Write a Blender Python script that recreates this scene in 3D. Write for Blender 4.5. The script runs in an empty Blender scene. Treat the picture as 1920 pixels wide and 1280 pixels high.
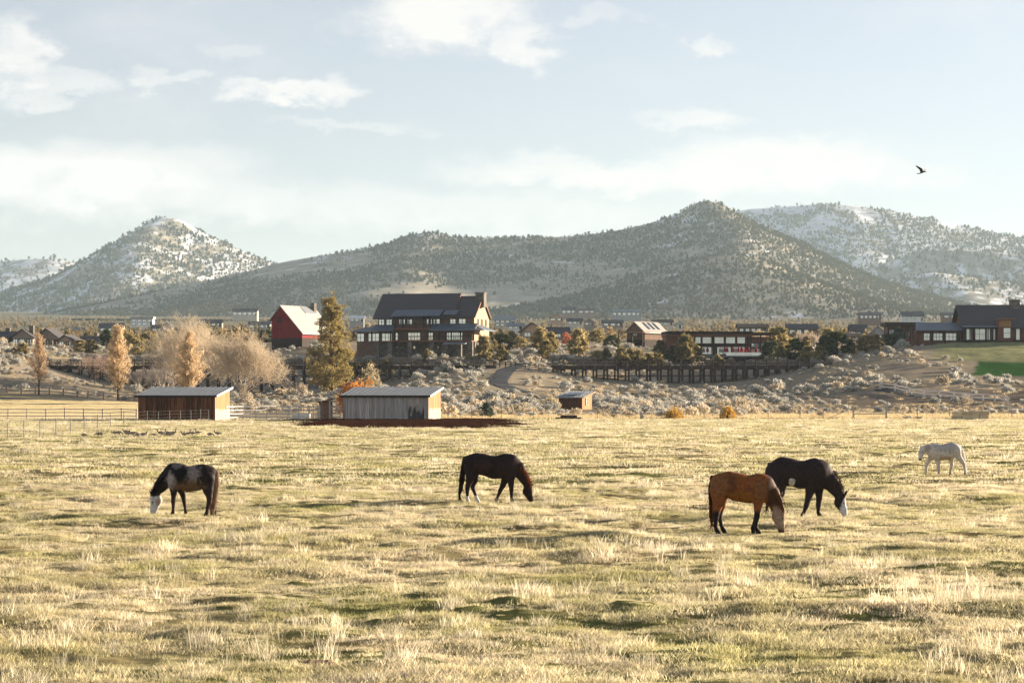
import bpy, math, random
import numpy as np
from mathutils import Vector, Matrix

# ------------------------------------------------------------------ camera, sky, sun, exposure
scn = bpy.context.scene
COL = scn.collection
F = 4533.0      # focal length in photo pixels (85 mm on 36 mm, 1920 px wide)
H = 3.6         # eye height over the pasture
VH = 720.0      # horizon row
R = math.radians

cam_d = bpy.data.cameras.new('camera')
cam = bpy.data.objects.new('camera', cam_d); COL.objects.link(cam)
cam_d.lens = 85.0; cam_d.sensor_width = 36.0; cam_d.sensor_fit = 'HORIZONTAL'
cam_d.shift_y = (VH - 640.0) / 1920.0
cam_d.clip_start = 0.5; cam_d.clip_end = 40000
cam.location = (0, 0, H); cam.rotation_euler = (R(90), 0, 0)
scn.camera = cam

SUN_AZ, SUN_EL = R(61), R(11)
sdir = Vector((math.sin(SUN_AZ)*math.cos(SUN_EL), math.cos(SUN_AZ)*math.cos(SUN_EL), math.sin(SUN_EL)))

world = bpy.data.worlds.new('World'); scn.world = world; world.use_nodes = True
def build_world():
    nt = world.node_tree; N = nt.nodes; L = nt.links
    N.clear()
    out = N.new('ShaderNodeOutputWorld'); bg = N.new('ShaderNodeBackground')
    bg.inputs['Strength'].default_value = 0.15
    L.new(bg.outputs[0], out.inputs[0])
    sky = N.new('ShaderNodeTexSky'); sky.sky_type = 'NISHITA'; sky.sun_disc = False
    sky.sun_elevation = SUN_EL; sky.sun_rotation = SUN_AZ
    sky.altitude = 900; sky.air_density = 1.0; sky.dust_density = 0.6; sky.ozone_density = 2.5
    tc = N.new('ShaderNodeTexCoord')
    sep = N.new('ShaderNodeSeparateXYZ'); L.new(tc.outputs['Generated'], sep.inputs[0])
    def m(op, a, b=None, c=None, clamp=False):
        n = N.new('ShaderNodeMath'); n.operation = op; n.use_clamp = clamp
        for i, x in enumerate((a, b, c)):
            if x is None: continue
            if isinstance(x, (int, float)): n.inputs[i].default_value = x
            else: L.new(x, n.inputs[i])
        return n.outputs[0]
    az = m('MULTIPLY', m('ARCTAN2', sep.outputs[0], sep.outputs[1]), 4.533)
    el = m('MULTIPLY', m('ARCSINE', sep.outputs[2]), 4.533)
    def noise(sx, sy, scale, detail, rough=0.6, off=0.0):
        cb = N.new('ShaderNodeCombineXYZ')
        L.new(m('MULTIPLY', az, sx), cb.inputs[0]); L.new(m('MULTIPLY', el, sy), cb.inputs[1])
        cb.inputs[2].default_value = off
        n = N.new('ShaderNodeTexNoise'); n.inputs['Scale'].default_value = scale
        n.inputs['Detail'].default_value = detail; n.inputs['Roughness'].default_value = rough
        L.new(cb.outputs[0], n.inputs['Vector'])
        return n.outputs['Fac']
    n1 = noise(1, 2.0, 5.0, 7, 0.62)
    n2 = noise(1, 3.0, 2.2, 6, 0.6, 4.3)
    n3 = noise(1, 1.6, 14.0, 6, 0.65, 9.1)
    wx = m('MULTIPLY', m('SUBTRACT', n1, 0.5), 0.42)
    wy = m('MULTIPLY', m('SUBTRACT', n2, 0.5), 0.15)
    wz = m('MULTIPLY', m('SUBTRACT', n3, 0.5), 0.09)
    ax = m('ADD', az, wx); ey = m('ADD', m('ADD', el, wy), wz)
    acc = None
    for (u, v, ru, rv, s) in [(830, 40, 200, 75, .95), (990, 95, 70, 50, .75), (45, 115, 85, 80, .8), (115, 172, 80, 22, .5),
                              (550, 188, 150, 26, .9), (300, 160, 110, 20, .55), (470, 105, 80, 26, .4), (1322, 97, 75, 17, .6),
                              (1300, 225, 130, 30, .75), (640, 245, 180, 14, .35), (120, 345, 420, 85, .9), (430, 395, 380, 50, .6), (1480, 315, 330, 60, 1.0),
                              (1130, 320, 330, 42, .85), (900, 395, 560, 48, .55), (1640, 330, 160, 26, .6), (1120, 50, 80, 18, .3)]:
        dx = m('DIVIDE', m('SUBTRACT', ax, (u-960)/1000), ru/1000)
        dy = m('DIVIDE', m('SUBTRACT', ey, (VH-v)/1000), rv/1000)
        d = m('SQRT', m('ADD', m('MULTIPLY', dx, dx), m('MULTIPLY', dy, dy)))
        mr = N.new('ShaderNodeMapRange'); mr.interpolation_type = 'SMOOTHSTEP'
        L.new(d, mr.inputs[0]); mr.inputs[1].default_value = 1.15; mr.inputs[2].default_value = 0.38
        mr.inputs[3].default_value = 0; mr.inputs[4].default_value = s
        acc = mr.outputs[0] if acc is None else m('MAXIMUM', acc, mr.outputs[0])
    # the same broken cloud goes on all round the sky
    mr = N.new('ShaderNodeMapRange'); mr.interpolation_type = 'SMOOTHSTEP'
    L.new(noise(0.35, 0.8, 2.0, 7, .6, 2.2), mr.inputs[0]); mr.inputs[1].default_value = 0.52; mr.inputs[2].default_value = 0.78
    mr.inputs[4].default_value = 0.5
    acc = m('MAXIMUM', acc, mr.outputs[0])
    tex = m('MULTIPLY_ADD', n3, 1.6, 0.25)
    mask = m('MULTIPLY', acc, tex, clamp=True)
    hs = N.new('ShaderNodeHueSaturation'); hs.inputs['Saturation'].default_value = 0.5
    L.new(sky.outputs[0], hs.inputs['Color'])
    tint = N.new('ShaderNodeMixRGB'); tint.blend_type = 'MULTIPLY'; tint.inputs[0].default_value = 1
    tint.inputs[2].default_value = SKY_TINT
    L.new(hs.outputs[0], tint.inputs[1])
    mx = N.new('ShaderNodeMixRGB'); L.new(mask, mx.inputs[0]); L.new(tint.outputs[0], mx.inputs[1])
    mx.inputs[2].default_value = CLOUD
    L.new(mx.outputs[0], bg.inputs[0])
SKY_TINT = (0.332, 0.310, 0.311, 1)
CLOUD = (1.80, 1.765, 1.72, 1)
build_world()

sun_d = bpy.data.lights.new('sun', 'SUN'); sun_d.energy = 5.0; sun_d.angle = R(0.6); sun_d.color = (1.0, 0.83, 0.62)
sun = bpy.data.objects.new('sun', sun_d); COL.objects.link(sun)
sun.rotation_euler = (-sdir).to_track_quat('-Z', 'Y').to_euler(); sun.location = (60, 30, 60)

scn.view_settings.view_transform = 'Standard'; scn.view_settings.look = 'None'
scn.view_settings.gamma = 1.0; scn.view_settings.exposure = 1.82
scn.view_settings.use_curve_mapping = False
scn.render.engine = 'CYCLES'
scn.cycles.max_bounces = 6; scn.cycles.diffuse_bounces = 3; scn.cycles.transmission_bounces = 4
scn.cycles.transparent_max_bounces = 8; scn.cycles.volume_bounces = 0
scn.cycles.use_denoising = True; scn.cycles.denoiser = 'OPENIMAGEDENOISE'; scn.cycles.denoising_input_passes = 'RGB_ALBEDO_NORMAL'

rng = np.random.default_rng(11)
random.seed(5)

# ------------------------------------------------------------------ helpers
def fbm(x, y, seed=0, octaves=4, gain=0.5, lac=2.03):
    """value noise in -1..1, vectorised"""
    x = np.asarray(x, float); y = np.asarray(y, float)
    tot = np.zeros(np.broadcast(x, y).shape); amp = 1.0; nrm = 0
    for o in range(octaves):
        xi = np.floor(x).astype(np.int64); yi = np.floor(y).astype(np.int64)
        fx = x - xi; fy = y - yi
        fx = fx*fx*fx*(fx*(fx*6-15)+10); fy = fy*fy*fy*(fy*(fy*6-15)+10)
        def h(a, b):
            n = (a*374761393 + b*668265263 + (seed+o*17)*1442695041) & 0xFFFFFFFF
            n = ((n ^ (n >> 13))*1274126177) & 0xFFFFFFFF
            n = ((n ^ (n >> 16))*2246822519) & 0xFFFFFFFF
            return ((n ^ (n >> 15)) & 0xFFFF)/32767.5 - 1.0
        v = (h(xi, yi)*(1-fx)+h(xi+1, yi)*fx)*(1-fy) + (h(xi, yi+1)*(1-fx)+h(xi+1, yi+1)*fx)*fy
        tot = tot + v*amp; nrm += amp
        amp *= gain; x = x*lac + 13.7; y = y*lac - 7.1
    return tot/nrm

def sstep(a, b, x):
    t = np.clip((np.asarray(x, float)-a)/(b-a), 0, 1); return t*t*(3-2*t)

def UX(u, Y): return (u-960.0)*Y/F
def VZ(v, Y): return H-(v-VH)*Y/F

def tag(o, label=None, cat=None, group=None, kind=None):
    if label: o['label'] = label
    if cat: o['category'] = cat
    if group: o['group'] = group
    if kind: o['kind'] = kind
    return o

def empty(name, loc, rz=0.0, label=None, cat=None, group=None, scale=1.0):
    o = bpy.data.objects.new(name, None); COL.objects.link(o)
    o.empty_display_size = 0.3
    o.location = loc; o.rotation_euler = (0, 0, rz); o.scale = (scale,)*3
    return tag(o, label, cat, group)

def mesh_np(name, V, Fq, smooth=False, colors=None):
    """V (n,3); Fq (m,k) with constant k"""
    V = np.asarray(V, np.float32); Fq = np.asarray(Fq, np.int32)
    me = bpy.data.meshes.new(name); k = Fq.shape[1]
    me.vertices.add(len(V)); me.vertices.foreach_set('co', V.ravel())
    me.loops.add(Fq.size); me.loops.foreach_set('vertex_index', Fq.ravel())
    me.polygons.add(len(Fq)); me.polygons.foreach_set('loop_start', np.arange(0, Fq.size, k, dtype=np.int32))
    if smooth: me.polygons.foreach_set('use_smooth', np.ones(len(Fq), bool))
    me.update(calc_edges=True); me.validate()
    if colors is not None:
        a = me.color_attributes.new('tone', 'FLOAT_COLOR', 'POINT')
        c = np.ones((len(V), 4), np.float32); c[:, :3] = colors
        a.data.foreach_set('color', c.ravel())
    return me

def obj(name, me, mat=None, parent=None, loc=(0, 0, 0), rot=(0, 0, 0), scale=None):
    o = bpy.data.objects.new(name, me); COL.objects.link(o)
    if mat is not None and len(me.materials) == 0: me.materials.append(mat)
    if parent is not None: o.parent = parent
    o.location = loc; o.rotation_euler = rot
    if scale is not None: o.scale = scale if hasattr(scale, '__len__') else (scale,)*3
    return o

class MB:
    """collects boxes, prisms and tubes of ONE part"""
    def __init__(s): s.v = []; s.f = []
    def add(s, vs, fs):
        b = len(s.v); s.v += [tuple(p) for p in vs]; s.f += [tuple(i+b for i in f) for f in fs]; return s
    def box(s, x0, x1, y0, y1, z0, z1):
        return s.add([(x0,y0,z0),(x1,y0,z0),(x1,y1,z0),(x0,y1,z0),(x0,y0,z1),(x1,y0,z1),(x1,y1,z1),(x0,y1,z1)],
              [(0,3,2,1),(4,5,6,7),(0,1,5,4),(1,2,6,5),(2,3,7,6),(3,0,4,7)])
    def prism(s, poly, d):
        """poly: list of 3D points (planar); d: extrusion vector"""
        n = len(poly); d = Vector(d)
        vs = [Vector(p) for p in poly] + [Vector(p)+d for p in poly]
        fs = [tuple(range(n))[::-1], tuple(range(n, 2*n))] + [(i, (i+1) % n, n+(i+1) % n, n+i) for i in range(n)]
        return s.add(vs, fs)
    def beam(s, a, b, w, h=None, up=(0, 0, 1)):
        h = h or w; a = Vector(a); b = Vector(b); d = (b-a).normalized()
        up = Vector(up)
        if abs(d.dot(up)) > .98: up = Vector((0, 1, 0))
        sx = d.cross(up).normalized()*(w/2); sy = sx.cross(d).normalized()*(h/2)
        return s.add([a-sx-sy, a+sx-sy, a+sx+sy, a-sx+sy, b-sx-sy, b+sx-sy, b+sx+sy, b-sx+sy],
              [(0,3,2,1),(4,5,6,7),(0,1,5,4),(1,2,6,5),(2,3,7,6),(3,0,4,7)])
    def tube(s, pts, rad, n=6, cap=True):
        pts = [Vector(p) for p in pts]; b0 = len(s.v); vs = []; fs = []
        for i, p in enumerate(pts):
            d = (pts[min(i+1, len(pts)-1)]-pts[max(i-1, 0)]).normalized()
            up = Vector((0, 0, 1)) if abs(d.z) < .9 else Vector((1, 0, 0))
            sx = d.cross(up).normalized(); sy = sx.cross(d)
            r = rad[i] if hasattr(rad, '__len__') else rad
            for k in range(n):
                a = 2*math.pi*k/n; vs.append(p+sx*(r*math.cos(a))+sy*(r*math.sin(a)))
        for i in range(len(pts)-1):
            for k in range(n):
                fs.append((i*n+k, i*n+(k+1) % n, (i+1)*n+(k+1) % n, (i+1)*n+k))
        if cap: fs += [tuple(range(n))[::-1], tuple(range((len(pts)-1)*n, len(pts)*n))]
        return s.add(vs, fs)
    def mesh(s, name, smooth=False):
        me = bpy.data.meshes.new(name); me.from_pydata([tuple(p) for p in s.v], [], s.f); me.update()
        if smooth: me.polygons.foreach_set('use_smooth', np.ones(len(me.polygons), bool))
        return me
    def build(s, name, mat, parent=None, loc=(0, 0, 0), smooth=False, rot=(0, 0, 0)):
        return obj(name, s.mesh(name, smooth), mat, parent, loc, rot)

# ---- materials
def _nt(name):
    m = bpy.data.materials.new(name); m.use_nodes = True
    nt = m.node_tree; nt.nodes.clear()
    return m, nt, nt.nodes, nt.links
def _coords(N, L, kind, scale):
    if kind == 'world':
        g = N.new('ShaderNodeNewGeometry'); src = g.outputs['Position']
    else:
        g = N.new('ShaderNodeTexCoord'); src = g.outputs['Object']
    mp = N.new('ShaderNodeMapping'); mp.inputs['Scale'].default_value = scale
    L.new(src, mp.inputs['Vector']); return mp.outputs[0]
def _noise(N, L, vec, scale, detail=4, rough=.6):
    n = N.new('ShaderNodeTexNoise'); n.inputs['Scale'].default_value = scale
    n.inputs['Detail'].default_value = detail; n.inputs['Roughness'].default_value = rough
    L.new(vec, n.inputs['Vector']); return n.outputs['Fac']
def _ramp(N, L, fac, stops):
    r = N.new('ShaderNodeValToRGB'); e = r.color_ramp.elements
    while len(e) < len(stops): e.new(0.5)
    for i, (p, c) in enumerate(stops): e[i].position = p; e[i].color = (*c, 1)
    L.new(fac, r.inputs[0]); return r.outputs[0]
def _mul(N, L, col, fac):
    x = N.new('ShaderNodeMixRGB'); x.blend_type = 'MULTIPLY'; x.inputs[0].default_value = 1
    L.new(col, x.inputs[1]); L.new(fac, x.inputs[2]); return x.outputs[0]
def _rand(N, L, lo, hi):
    oi = N.new('ShaderNodeObjectInfo'); mr = N.new('ShaderNodeMapRange')
    L.new(oi.outputs['Random'], mr.inputs[0]); mr.inputs[3].default_value = lo; mr.inputs[4].default_value = hi
    return mr.outputs[0]

def surf(name, c1, c2, scale=1.0, coords='world', stretch=(1, 1, 1), rough=.85, spec=.25, metal=0.0, var=0.0, bump=0.0, detail=5, lo=.3, hi=.7):
    """noise between two colours, optional brightness spread between objects, optional fine bump"""
    m, nt, N, L = _nt(name)
    out = N.new('ShaderNodeOutputMaterial'); b = N.new('ShaderNodeBsdfPrincipled')
    L.new(b.outputs[0], out.inputs[0])
    vec = _coords(N, L, coords, stretch)
    fac = _noise(N, L, vec, scale, detail)
    col = _ramp(N, L, fac, [(lo, c1), (hi, c2)])
    if var: col = _mul(N, L, col, _rand(N, L, 1-var, 1+var))
    L.new(col, b.inputs['Base Color'])
    b.inputs['Roughness'].default_value = rough; b.inputs['Specular IOR Level'].default_value = spec; b.inputs['Metallic'].default_value = metal
    if bump:
        bp = N.new('ShaderNodeBump'); bp.inputs['Strength'].default_value = bump; bp.inputs['Distance'].default_value = .03
        L.new(fac, bp.inputs['Height']); L.new(bp.outputs[0], b.inputs['Normal'])
    return m

def leaf(name, c1, c2, trans=.35, var=.25, scale=.6, coords='world', spec=0.0):
    """leaf: diffuse + translucent, colour from world noise and object random"""
    m, nt, N, L = _nt(name)
    out = N.new('ShaderNodeOutputMaterial'); d = N.new('ShaderNodeBsdfDiffuse'); t = N.new('ShaderNodeBsdfTranslucent')
    mx = N.new('ShaderNodeMixShader'); mx.inputs[0].default_value = trans
    vec = _coords(N, L, coords, (1, 1, 1)); fac = _noise(N, L, vec, scale, 5, .65)
    col = _ramp(N, L, fac, [(.35, c1), (.65, c2)])
    if var: col = _mul(N, L, col, _rand(N, L, 1-var, 1+var))
    L.new(col, d.inputs[0]); L.new(col, t.inputs[0])
    L.new(d.outputs[0], mx.inputs[1]); L.new(t.outputs[0], mx.inputs[2]); L.new(mx.outputs[0], out.inputs[0])
    return m

def vcol(name, rough=.7, spec=.3, noise_amt=.25, scale=20.0, coords='object', trans=0.0, sheen=0.0):
    """colour of the thing itself from its colour attribute, with fine noise"""
    m, nt, N, L = _nt(name)
    out = N.new('ShaderNodeOutputMaterial'); b = N.new('ShaderNodeBsdfPrincipled')
    at = N.new('ShaderNodeVertexColor'); at.layer_name = 'tone'
    vec = _coords(N, L, coords, (1, 1, 1)); fac = _noise(N, L, vec, scale, 5, .65)
    g = 1-noise_amt; h = 1+noise_amt
    col = _mul(N, L, at.outputs[0], _ramp(N, L, fac, [(.3, (g, g, g)), (.7, (h, h, h))]))
    L.new(col, b.inputs['Base Color']); b.inputs['Roughness'].default_value = rough
    b.inputs['Specular IOR Level'].default_value = spec; b.inputs['Sheen Weight'].default_value = sheen
    L.new(b.outputs[0], out.inputs[0])
    return m

def glass(name, c=(.55, .62, .6), rough=.12):
    """window glass seen against a pale interior and blinds: glossy, mirrors the sky"""
    return surf(name, tuple(x*.8 for x in c), c, 1.5, rough=rough, spec=.8)

# ---- scatter: one countless thing ("stuff") from instanced little meshes
def scatter(name, pts, scl, rot, idx, meshes, label, cat, parent=None):
    src = bpy.data.collections.new(name+'_shapes')
    for i, me in enumerate(meshes):
        o = bpy.data.objects.new('%s_shape_%02d' % (name, i), me); src.objects.link(o)
    me = bpy.data.meshes.new(name); n = len(pts)
    me.vertices.add(n); me.vertices.foreach_set('co', np.asarray(pts, np.float32).ravel())
    scl = np.asarray(scl, np.float32)
    if scl.ndim == 1: scl = np.repeat(scl[:, None], 3, 1)
    a = me.attributes.new('scl', 'FLOAT_VECTOR', 'POINT'); a.data.foreach_set('vector', scl.ravel())
    r = np.zeros((n, 3), np.float32); rot = np.asarray(rot, np.float32)
    if rot.ndim == 1: r[:, 2] = rot
    else: r[:] = rot
    a = me.attributes.new('rot', 'FLOAT_VECTOR', 'POINT'); a.data.foreach_set('vector', r.ravel())
    a = me.attributes.new('idx', 'INT', 'POINT'); a.data.foreach_set('value', np.asarray(idx, np.int32))
    o = obj(name, me)
    ng = bpy.data.node_groups.new(name+'_scatter', 'GeometryNodeTree')
    ng.interface.new_socket('Geometry', in_out='INPUT', socket_type='NodeSocketGeometry')
    ng.interface.new_socket('Geometry', in_out='OUTPUT', socket_type='NodeSocketGeometry')
    N, L = ng.nodes, ng.links
    gi = N.new('NodeGroupInput'); go = N.new('NodeGroupOutput')
    ci = N.new('GeometryNodeCollectionInfo'); ci.inputs['Collection'].default_value = src
    ci.inputs['Separate Children'].default_value = True; ci.inputs['Reset Children'].default_value = True
    ip = N.new('GeometryNodeInstanceOnPoints'); ip.inputs['Pick Instance'].default_value = True
    def att(nm, ty):
        q = N.new('GeometryNodeInputNamedAttribute'); q.data_type = ty; q.inputs['Name'].default_value = nm; return q.outputs['Attribute']
    L.new(gi.outputs[0], ip.inputs['Points']); L.new(ci.outputs[0], ip.inputs['Instance'])
    L.new(att('idx', 'INT'), ip.inputs['Instance Index'])
    e2r = N.new('FunctionNodeEulerToRotation'); L.new(att('rot', 'FLOAT_VECTOR'), e2r.inputs[0]); L.new(e2r.outputs[0], ip.inputs['Rotation'])
    L.new(att('scl', 'FLOAT_VECTOR'), ip.inputs['Scale']); L.new(ip.outputs[0], go.inputs[0])
    md = o.modifiers.new('scatter', 'NODES'); md.node_group = ng
    if parent: o.parent = parent
    return tag(o, label, cat, kind='stuff')

# ---- leaf clouds
def leaf_tris(centers, rad, n, size, rng, squash=1.0, up=0.0):
    """n little triangles round every centre; returns V, F"""
    C = np.repeat(np.asarray(centers, float), n, 0); m = len(C)
    Rr = np.repeat(np.broadcast_to(np.asarray(rad, float), (len(centers),)), n)
    d = rng.normal(size=(m, 3)); d /= np.linalg.norm(d, axis=1)[:, None]
    d[:, 2] *= squash
    p = C + d*(Rr*rng.uniform(.35, 1.0, m)**.6)[:, None]
    a = rng.normal(size=(m, 3)); a[:, 2] += up; a /= np.linalg.norm(a, axis=1)[:, None]
    b = np.cross(a, rng.normal(size=(m, 3))); b /= np.linalg.norm(b, axis=1)[:, None]
    s = size*rng.uniform(.6, 1.4, m)[:, None]
    V = np.stack([p-b*s*.5, p+b*s*.5, p+a*s*1.3], 1).reshape(-1, 3)
    return V, np.arange(m*3).reshape(-1, 3)
def join_np(parts):
    Vs, Fs, b = [], [], 0
    for V, Fq in parts: Vs.append(V); Fs.append(Fq+b); b += len(V)
    return np.concatenate(Vs), np.concatenate(Fs)

# ---- smooth solids for bodies (animals): blended round cones, meshed by surface nets
def solid(prims, h=.02, k=.04):
    """prims: (a, b, ra, rb, ky[, k]) round cones; ky flattens sideways (y)."""
    A = np.array([q for p in prims for q in (p[0], p[1])]); Rm = max(max(p[2], p[3]) for p in prims)
    lo = A.min(0)-Rm-.06; hi = A.max(0)+Rm+.06
    lo[1] = max(lo[1], -.6); hi[1] = min(hi[1], .6)
    n = np.ceil((hi-lo)/h).astype(int)+1
    gx, gy, gz_ = [lo[i]+h*np.arange(n[i]) for i in range(3)]
    D = np.full(n, 9.0, np.float32)
    for p in prims:
        a, b, ra, rb, ky = np.array(p[0], float), np.array(p[1], float), p[2], p[3], p[4]
        kk = p[5] if len(p) > 5 else k
        m = max(ra, rb)+4*kk+2*h
        mn = np.minimum(a, b)-m; mxx = np.maximum(a, b)+m
        sl = [slice(max(0, int((mn[i]-lo[i])/h)), max(1, min(n[i], int((mxx[i]-lo[i])/h)+2))) for i in range(3)]
        X = gx[sl[0]][:, None, None]; Y = gy[sl[1]][None, :, None]; Z = gz_[sl[2]][None, None, :]
        ab = b-a; ab2 = ab.copy(); ab2[1] /= ky; den = (ab2**2).sum()+1e-9
        px, py, pz = X-a[0], (Y-a[1])/ky, Z-a[2]
        t = np.clip((px*ab2[0]+py*ab2[1]+pz*ab2[2])/den, 0, 1)
        d = np.sqrt((px-t*ab2[0])**2+(py-t*ab2[1])**2+(pz-t*ab2[2])**2)-(ra+(rb-ra)*t)
        Dv = D[sl[0], sl[1], sl[2]]
        hh = np.clip(.5+.5*(Dv-d)/kk, 0, 1)
        D[sl[0], sl[1], sl[2]] = np.where(Dv > 5, d, Dv*(1-hh)+d*hh-kk*hh*(1-hh))
    # surface nets
    S = D < 0
    c = np.zeros(n-1, np.int8)
    for dx in (0, 1):
        for dy in (0, 1):
            for dz in (0, 1):
                c += S[dx:n[0]-1+dx, dy:n[1]-1+dy, dz:n[2]-1+dz]
    act = (c > 0) & (c < 8)
    ids = -np.ones(n-1, np.int64); I = np.argwhere(act); ids[act] = np.arange(len(I))
    acc = np.zeros((len(I), 3)); cnt = np.zeros(len(I))
    corners = [(x, y, z) for x in (0, 1) for y in (0, 1) for z in (0, 1)]
    for i, p in enumerate(corners):
        for q in corners[i+1:]:
            if sum(abs(p[j]-q[j]) for j in range(3)) != 1: continue
            dp = D[I[:, 0]+p[0], I[:, 1]+p[1], I[:, 2]+p[2]]; dq = D[I[:, 0]+q[0], I[:, 1]+q[1], I[:, 2]+q[2]]
            mm = (dp < 0) != (dq < 0)
            t = np.where(mm, dp/(dp-dq+1e-12), 0)
            pos = np.array(p)[None]+(np.array(q)-np.array(p))[None]*t[:, None]
            acc[mm] += pos[mm]; cnt[mm] += 1
    V = lo+h*(I+acc/np.maximum(cnt, 1)[:, None])
    quads = []
    for ax in range(3):
        o1, o2 = [(1, 2), (2, 0), (0, 1)][ax]
        sl0 = [slice(1, n[i]-1) for i in range(3)]; sl1 = list(sl0)
        sl0[ax] = slice(0, n[ax]-1); sl1[ax] = slice(1, n[ax])
        s0 = S[tuple(sl0)]; s1 = S[tuple(sl1)]
        E = np.argwhere(s0 != s1)
        flip = s1[tuple(E.T)]
        base = E.copy()
        for j in range(3):
            if j != ax: base[:, j] += 1
        def cid(a1, a2):
            q = base.copy(); q[:, o1] -= a1; q[:, o2] -= a2
            return ids[q[:, 0], q[:, 1], q[:, 2]]
        Q = np.stack([cid(1, 1), cid(0, 1), cid(0, 0), cid(1, 0)], 1)
        Q[flip] = Q[flip][:, ::-1]
        quads.append(Q)
    Q = np.concatenate(quads); Q = Q[(Q >= 0).all(1)]
    # one light smoothing pass
    for _ in range(2):
        sm = np.zeros_like(V); ct = np.zeros(len(V))
        for j in range(4):
            np.add.at(sm, Q[:, j], V[Q[:, (j+1) % 4]]); np.add.at(sm, Q[:, j], V[Q[:, (j-1) % 4]]); np.add.at(ct, Q[:, j], 2)
        V = V*.5+.5*sm/np.maximum(ct, 1)[:, None]
    return V, Q

# ------------------------------------------------------------------ the ground
UC = [-1500, -400, 0, 100, 200, 300, 450, 560, 700, 830, 950, 1030, 1150, 1300, 1400, 1470, 1550, 1700, 1830, 1920, 2300, 3400]
flatv = lambda Y: VH+F*H/Y
ROWS = {
 250: [flatv(250)]*22, 290: [flatv(290)]*22,
 330: [769]*9+[767, 767, 768, 769, 769, 769, 769, 768, 766, 764, 764, 764, 764],
 365: [740, 744, 752, 755, 757, 759, 761, 760, 757, 751, 754, 757, 760, 762, 762, 761, 758, 752, 748, 748, 745, 740],
 390: [722, 728, 738, 742, 748, 753, 757, 754, 748, 738, 742, 748, 753, 754, 754, 752, 745, 733, 728, 731, 730, 730],
 420: [680, 690, 704, 720, 738, 750, 752, 746, 738, 716, 718, 732, 742, 742, 741, 735, 722, 706, 712, 714, 712, 708],
 450: [660, 664, 672, 690, 716, 743, 746, 738, 722, 698, 686, 696, 714, 722, 718, 702, 684, 662, 668, 668, 668, 668],
 475: [652, 652, 656, 672, 696, 712, 710, 698, 690, 676, 670, 674, 684, 690, 684, 676, 668, 650, 638, 637, 638, 640],
 500: [648, 648, 650, 658, 672, 680, 672, 655, 658, 656, 656, 658, 662, 667, 667, 666, 662, 648, 640, 639, 640, 642],
 540: [646, 646, 648, 652, 656, 658, 655, 642, 648, 648, 648, 648, 652, 656, 656, 654, 650, 642, 638, 637, 638, 640],
 620: [644, 644, 645, 646, 646, 646, 645, 640, 643, 643, 642, 642, 643, 646, 646, 644, 640, 638, 637, 636, 637, 638],
 700: [642, 642, 642, 642, 641, 640, 640, 638, 639, 639, 637, 637, 637, 640, 640, 638, 636, 636, 635, 634, 635, 636],
 900: [634]*22, 1200: [624]*22, 1600: [615]*22, 2000: [608]*22, 2600: [600]*22, 3300: [592]*22, 4500: [585]*22, 9000: [580]*22}
_uu = np.arange(-1500, 3401, 20.0)
_yy = np.concatenate([np.arange(250, 700, 5.0), np.arange(700, 1200, 25.0), np.arange(1200, 9001, 100.0)])
_T = np.array([np.interp(_uu, UC, ROWS[y]) for y in sorted(ROWS)])
_yk = np.array(sorted(ROWS), float)
_T = np.stack([np.interp(_yy, _yk, (VH-_T[:, i])*_yk/F) for i in range(len(_uu))], 1)   # height over the eye
def _blur(a, ax, n):
    k = np.array([.25, .5, .25])
    for _ in range(n):
        p = np.pad(a, [(1, 1) if i == ax else (0, 0) for i in range(2)], mode='edge')
        a = k[0]*np.take(p, range(0, a.shape[ax]), ax)+k[1]*np.take(p, range(1, a.shape[ax]+1), ax)+k[2]*np.take(p, range(2, a.shape[ax]+2), ax)
    return a
_T = _blur(_blur(_T, 0, 3), 1, 8)

HORSES = []      # (x, y) feet zones kept level
FLAT = [(UX(343, 66.1), 66.1), (UX(932, 73.1), 73.1), (UX(1400, 58.1), 58.1), (UX(1515, 65.3), 65.3), (UX(1765, 96), 96.0)]
def hummock(x, y):
    a = .09*fbm(x*.22, y*.16, 3, 3)+.10*fbm(x*.75, y*.6, 5, 3)+.15*np.maximum(0, fbm(x*1.6, y*1.5, 8, 3))
    a = a + .26*np.maximum(0, fbm(x*.33+4, y*.5, 21, 2)-.25)
    # a shallow dip with a low lip across in front of the chestnut horse, and the bank at the right edge
    d = (y-(53.0+.06*x))
    a = a - .20*np.exp(-(d/1.2)**2)*sstep(-8, -3, x)*sstep(6, 2, x) + .13*np.exp(-((d+2.4)/1.1)**2)*sstep(-8, -2, x)*sstep(6, 2, x)
    a = a + .22*np.exp(-((y-37.6)/1.0)**2)*sstep(2.5, 6, x) + .2*np.exp(-((y-45.5)/1.0)**2)*sstep(5, 8, x)
    for (fx, fy) in FLAT:
        a = a*(1-.85*np.exp(-(((x-fx)/1.4)**2+((y-fy)/.9)**2)**2))
    return .8*a*(.35+.65*sstep(260, 120, y))
def ground(x, y):
    x = np.asarray(x, float); y = np.asarray(y, float)
    Y = np.clip(y, 250.001, 8999); u = np.clip(960+x*F/Y, -1499, 3399)
    i = (u+1500)/20.0; i0 = i.astype(int); fi = i-i0
    j = np.searchsorted(_yy, Y)-1; j = np.clip(j, 0, len(_yy)-2); fj = (Y-_yy[j])/(_yy[j+1]-_yy[j])
    z = (_T[j, i0]*(1-fi)+_T[j, i0+1]*fi)*(1-fj)+(_T[j+1, i0]*(1-fi)+_T[j+1, i0+1]*fi)*fj + H
    w = sstep(245, 300, y)
    z = z*w
    mid = sstep(285, 400, y)*(.55*fbm(x*.035, y*.035, 31, 3)+.22*fbm(x*.16, y*.16, 33, 3))
    near = hummock(x, y)*sstep(300, 240, y)
    return z+mid+near
def gz(x, y): return float(ground(np.array([x]), np.array([y]))[0])
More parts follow.
